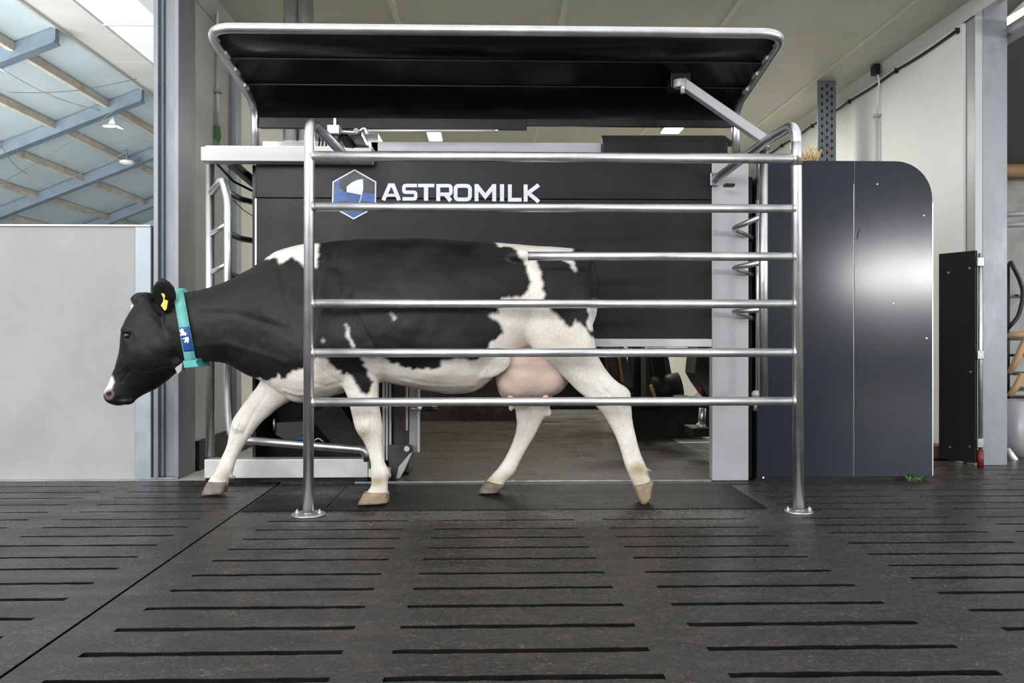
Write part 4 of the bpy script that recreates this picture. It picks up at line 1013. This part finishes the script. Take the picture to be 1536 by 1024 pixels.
# nostril, muzzle rim, mouth
g = np.clip(1.3*np.exp(-(dn/.019)**2),0,1); col = col*(1-g[:,None]) + np.array([.006,.004,.004])[None,:]*g[:,None]
rim = np.exp(-((dn-.024)/.007)**2)*.55*(ptx < 173)*(pty > 580); col = col*(1-rim[:,None]) + np.array([.30,.20,.17])[None,:]*rim[:,None]
cme.vertices.foreach_set('co', co2.ravel())
at = cme.color_attributes.new('coat', 'FLOAT_COLOR', 'POINT')
rgba = np.ones((nv,4)); rgba[:,:3] = col; at.data.foreach_set('color', rgba.ravel())
cme.polygons.foreach_set('use_smooth', [True]*len(cme.polygons))
def coat_mat():
    m = bpy.data.materials.new('cow_coat'); m.use_nodes = True; nt = m.node_tree; N = nt.nodes; L = nt.links; bs = N['Principled BSDF']
    a = N.new('ShaderNodeAttribute'); a.attribute_name = 'coat'
    tc = N.new('ShaderNodeTexCoord'); mp = N.new('ShaderNodeMapping'); mp.inputs['Scale'].default_value = (1,1,.45); mp.inputs['Rotation'].default_value = (0,.6,0)
    L.new(tc.outputs['Object'], mp.inputs['Vector'])
    n = N.new('ShaderNodeTexNoise'); n.inputs['Scale'].default_value = 140; n.inputs['Detail'].default_value = 4; L.new(mp.outputs[0], n.inputs['Vector'])
    n2 = N.new('ShaderNodeTexNoise'); n2.inputs['Scale'].default_value = 9; n2.inputs['Detail'].default_value = 7; L.new(tc.outputs['Object'], n2.inputs['Vector'])
    r = N.new('ShaderNodeMapRange'); r.inputs['From Min'].default_value = .3; r.inputs['From Max'].default_value = .7; r.inputs['To Min'].default_value = .88; r.inputs['To Max'].default_value = 1.07; L.new(n2.outputs['Fac'], r.inputs['Value'])
    v = N.new('ShaderNodeVectorMath'); v.operation = 'SCALE'; L.new(a.outputs['Color'], v.inputs[0]); L.new(r.outputs[0], v.inputs['Scale'])
    r2 = N.new('ShaderNodeMapRange'); r2.inputs['From Min'].default_value = .3; r2.inputs['From Max'].default_value = .7; r2.inputs['To Min'].default_value = .88; r2.inputs['To Max'].default_value = 1.1; L.new(n.outputs['Fac'], r2.inputs['Value'])
    v2 = N.new('ShaderNodeVectorMath'); v2.operation = 'SCALE'; L.new(v.outputs[0], v2.inputs[0]); L.new(r2.outputs[0], v2.inputs['Scale'])
    L.new(v2.outputs[0], bs.inputs['Base Color'])
    bs.inputs['Roughness'].default_value = .5; bs.inputs['Specular IOR Level'].default_value = .26
    bs.inputs['Sheen Weight'].default_value = .02; bs.inputs['Sheen Roughness'].default_value = .4
    b = N.new('ShaderNodeBump'); b.inputs['Strength'].default_value = .45; b.inputs['Distance'].default_value = .003; L.new(n.outputs['Fac'], b.inputs['Height']); L.new(b.outputs[0], bs.inputs['Normal'])
    return m
cme.materials.clear(); cme.materials.append(coat_mat()); cme.name = 'cow'
cow = thing('cow', 'black and white dairy cow walking left behind the tube railing', 'cow', (0, T, 0))
body = bpy.data.objects.new('body', cme); C.objects.link(body); body.parent = cow
for v in cme.vertices: v.co -= cow.location

# hooves: two claws each
def hoof(toe, heel, topf, topb, Y, m):
    """picture points: toe and heel on the sole, front and back of the coronet"""
    mb = MB()
    for s in (-1, 1):
        y = Y + s*.025
        tf, tb_, to, he = P(*topf,Y), P(*topb,Y), P(*toe,Y), P(*heel,Y)
        secs = []
        for t in (0,.06,.3,.6,.85,1):
            f = tf.lerp(to, t); b = tb_.lerp(he, t)
            f = f + Vector((0,0,0)); c = (f+b)/2; a = (f-b)/2
            w = .022 + .006*t; k = 1.0 if t > 0 else .8
            c = Vector((c.x, y + s*.002*t, c.z)); secs.append((c, a*k, Vector((0,w*k,0))))
        mb.loft(secs, 20, 2.6)
    o = mb.build('hoof', m, cow); return o
hoof((537,755),(583,752),(547,737),(583,737),T-.165,M['hoof'])
hoof((304,741),(338,738),(313,721),(343,722),T+.15,M['hoof_dark'])
hoof((961,757),(974,746),(950,727),(979,720),T-.15,M['hoof'])
hoof((718,738),(748,737),(729,720),(757,726),T+.14,M['hoof_dark'])

# udder
ud = MB()
limb(ud, [((742,560),(745,578),T-.02,.05),((748,540),(752,592),T-.02,.12),((765,524),(770,598),T-.02,.165),((790,518),(792,598),T-.02,.175),((815,522),(818,596),T-.02,.165),((835,532),(840,588),T-.02,.13),((846,545),(852,574),T-.02,.07),((850,556),(855,566),T-.02,.02)], 32, 2.3, 4)
for v in ud.v:
    n_ = noise.noise(v*9)*.010 + noise.noise(v*22)*.004
    v += Vector((n_*.6, n_, n_))
uo = ud.build('udder', M['udder'], cow)
for (px, py, Y) in ((767,603,T-.10),(818,598,T-.10),(772,600,T+.06),(820,597,T+.06)):
    MB().tube([P(px,py-14,Y),P(px,py,Y),P(px-.5,py+10,Y),P(px-1,py+13,Y)], [.022,.016,.012,.006], 14).build('teat', M['udder'], uo)
# eye
e_ = MB(); e_.sphere(P(190,503,Yeye+.007), .0165, 20, (1,.8,1)); e_.build('eye', M['eye'], cow, label='dark glossy eye')
lid = MB(); lid.tube([P(184,500,Yeye+.006),P(188,496,Yeye-.003),P(193,496.5,Yeye-.004),P(197,500,Yeye)], [.003,.005,.005,.003], 10); lid.build('eyelid', M['rubber'], cow)
# far ear hair
fe = MB(); fe.sphere(P(200,462,T+.17), .02, 14, (.8,.8,1.2)); fe.build('ear_hair', M['inner_ear'], cow, label='pale hair at the ear')
# ear tag
et = MB(); Ye = T-.19
et.prism3([P(241.5,440,Ye),P(245.5,440,Ye),P(247.5,443,Ye),P(246.5,449,Ye),P(252,451,Ye),P(249.5,464,Ye),P(247,466,Ye),P(241,458,Ye),P(244.5,452,Ye),P(245,447,Ye)], (0,.004,0)); et.build('ear_tag', M['yellow'], cow, .0012, label='yellow ear tag')

# collar: band around the neck, following the body section
def collar_ring(s0, s1, grow, th, t0=0, t1=2*PI, n=64):
    """band between neck sections s0 and s1 (top, bottom picture points)"""
    mb = MB(); full = abs(t1-t0-2*PI) < 1e-6
    nn = n
    for g in (grow, grow+th):
        for (L_, R_, hy) in (s0, s1):
            c, a, b, _ = pair(L_, R_, T, hy)
            al = a.length; sk = Vector((c.x/T, 1, (c.z-H)/T))
            for k in range(nn + (0 if full else 1)):
                t = t0+(t1-t0)*k/nn
                mb.v.append(c + a*((al+g)/al)*math.cos(t) + sk*(hy+g)*math.sin(t))
    m = nn if full else nn+1
    for k in range(nn):
        k2 = (k+1) % m
        mb.face((k,k2,m+k2,m+k), True); mb.face((2*m+k2,2*m+k,3*m+k,3*m+k2), True)
        mb.face((k2,k,2*m+k,2*m+k2)); mb.face((m+k,m+k2,3*m+k2,3*m+k))
    if not full:
        mb.face((0,m,3*m,2*m)); mb.face((nn,2*m+nn,3*m+nn,m+nn))
    return mb
s0 = ((259,437),(278,547),.106); s1 = ((275,436),(295,546),.108)
cl = collar_ring(s0, s1, .010, .004).build('collar', M['teal'], cow, label='teal webbing collar')
# blue patch on the near side (angles around -90 degrees: t where y is most negative)
c0 = collar_ring(((260,437),(279,547),.106), ((274.5,436),(294.5,546),.108), .0145, .0015, -PI/2+.02-.0, -PI/2-.62, 14)
bpn = c0.build('collar_patch', M['blue'], cl, label='blue patch on the collar')
def onpatch(px, py):
    q = P(px, py, T-.1262-.004); return q
MB().prism3([onpatch(*p) for p in ((269,496),(272,492.5),(275,493.5),(276,497),(280,500),(279,503),(274,503),(270,503),(272,499))], (0,.003,0)).build('patch_mark', M['logo_white'], cl)
MB().prism3([onpatch(*p) for p in ((273,508),(280,505),(283,506),(283,513),(281,515),(280,511),(278,514),(276,513),(278,509))], (0,.003,0)).build('patch_mark', M['logo_white'], cl)
bk = MB(); bk.prism3([P(274,541,T-.13),P(291,540,T-.13),P(296,537,T-.13),P(294,543,T-.13),P(298,550,T-.13),P(276,552,T-.13)], (0,.20,0)); bk.build('collar_buckle', M['teal_dark'], cl, .003)
bk = MB(); bk.prism3([P(262,434,T-.03),P(273,431.5,T-.03),P(280,438,T-.03),P(275,441,T-.03)], (0,.06,0)); bk.build('collar_clip', M['teal_dark'], cl, .003)
MB().prism3([P(262,552,T-.05),P(274,543,T-.05),P(272,556,T-.05),P(266,562,T-.05)], (0,.03,0)).build('collar_weight', M['grey_panel'], cl, .003)

# ------------------------------------------------------------------ light
w = bpy.data.worlds.new('world'); scene.world = w; w.use_nodes = True
nt = w.node_tree; bg = nt.nodes['Background']
tc = nt.nodes.new('ShaderNodeTexCoord'); sp = nt.nodes.new('ShaderNodeSeparateXYZ'); nt.links.new(tc.outputs['Generated'], sp.inputs[0])
rp = nt.nodes.new('ShaderNodeValToRGB'); nt.links.new(sp.outputs['Z'], rp.inputs[0])
e = rp.color_ramp.elements
e[0].position = 0.0; e[0].color = (.26,.262,.268,1); e[1].position = 1.0; e[1].color = (1.1,1.12,1.15,1)
q = rp.color_ramp.elements.new(.18); q.color = (.33,.335,.34,1)
q = rp.color_ramp.elements.new(.36); q.color = (.95,.97,1.0,1)
nt.links.new(rp.outputs[0], bg.inputs['Color']); bg.inputs['Strength'].default_value = 1.3
def area(name, loc, target, sx, sy, power, col=(1,1,1)):
    d = bpy.data.lights.new(name, 'AREA'); d.shape = 'RECTANGLE'; d.size = sx; d.size_y = sy; d.energy = power; d.color = col
    o = bpy.data.objects.new(name, d); C.objects.link(o); o.location = loc
    o.rotation_euler = (Vector(target)-Vector(loc)).to_track_quat('-Z', 'Y').to_euler(); return o
area('barn_window_daylight', (10.1,-8,2.35), (2.2,5,1.3), 3.7, .45, 460)
area('right_opening_daylight', (8.5,1.2,2.0), (1,5,1.0), 2.5, 2.0, 170)
area('left_opening_daylight', (-7,-.5,2.8), (3.2,6.5,2.0), 4.5, 3, 300, (.96,.98,1))
area('front_fill_light', (-3,-4.5,3.9), (3.3,7,2.2), 5, 2.2, 560, (.98,.99,1))  # added light behind the camera, brightens the right wall and ceiling
area('room_lamp_light', (1.2,8.5,3.12), (1.2,8.5,0), 2.0, .8, 150, (1,.98,.92))
area('barn_daylight', (-12,10,2.0), (-12,22,6), 8, 4, 1900, (.97,1,1))

scene.view_settings.view_transform = 'Standard'; scene.view_settings.look = 'None'
scene.view_settings.exposure = -0.12; scene.view_settings.gamma = 1.0
scene.view_settings.use_curve_mapping = False
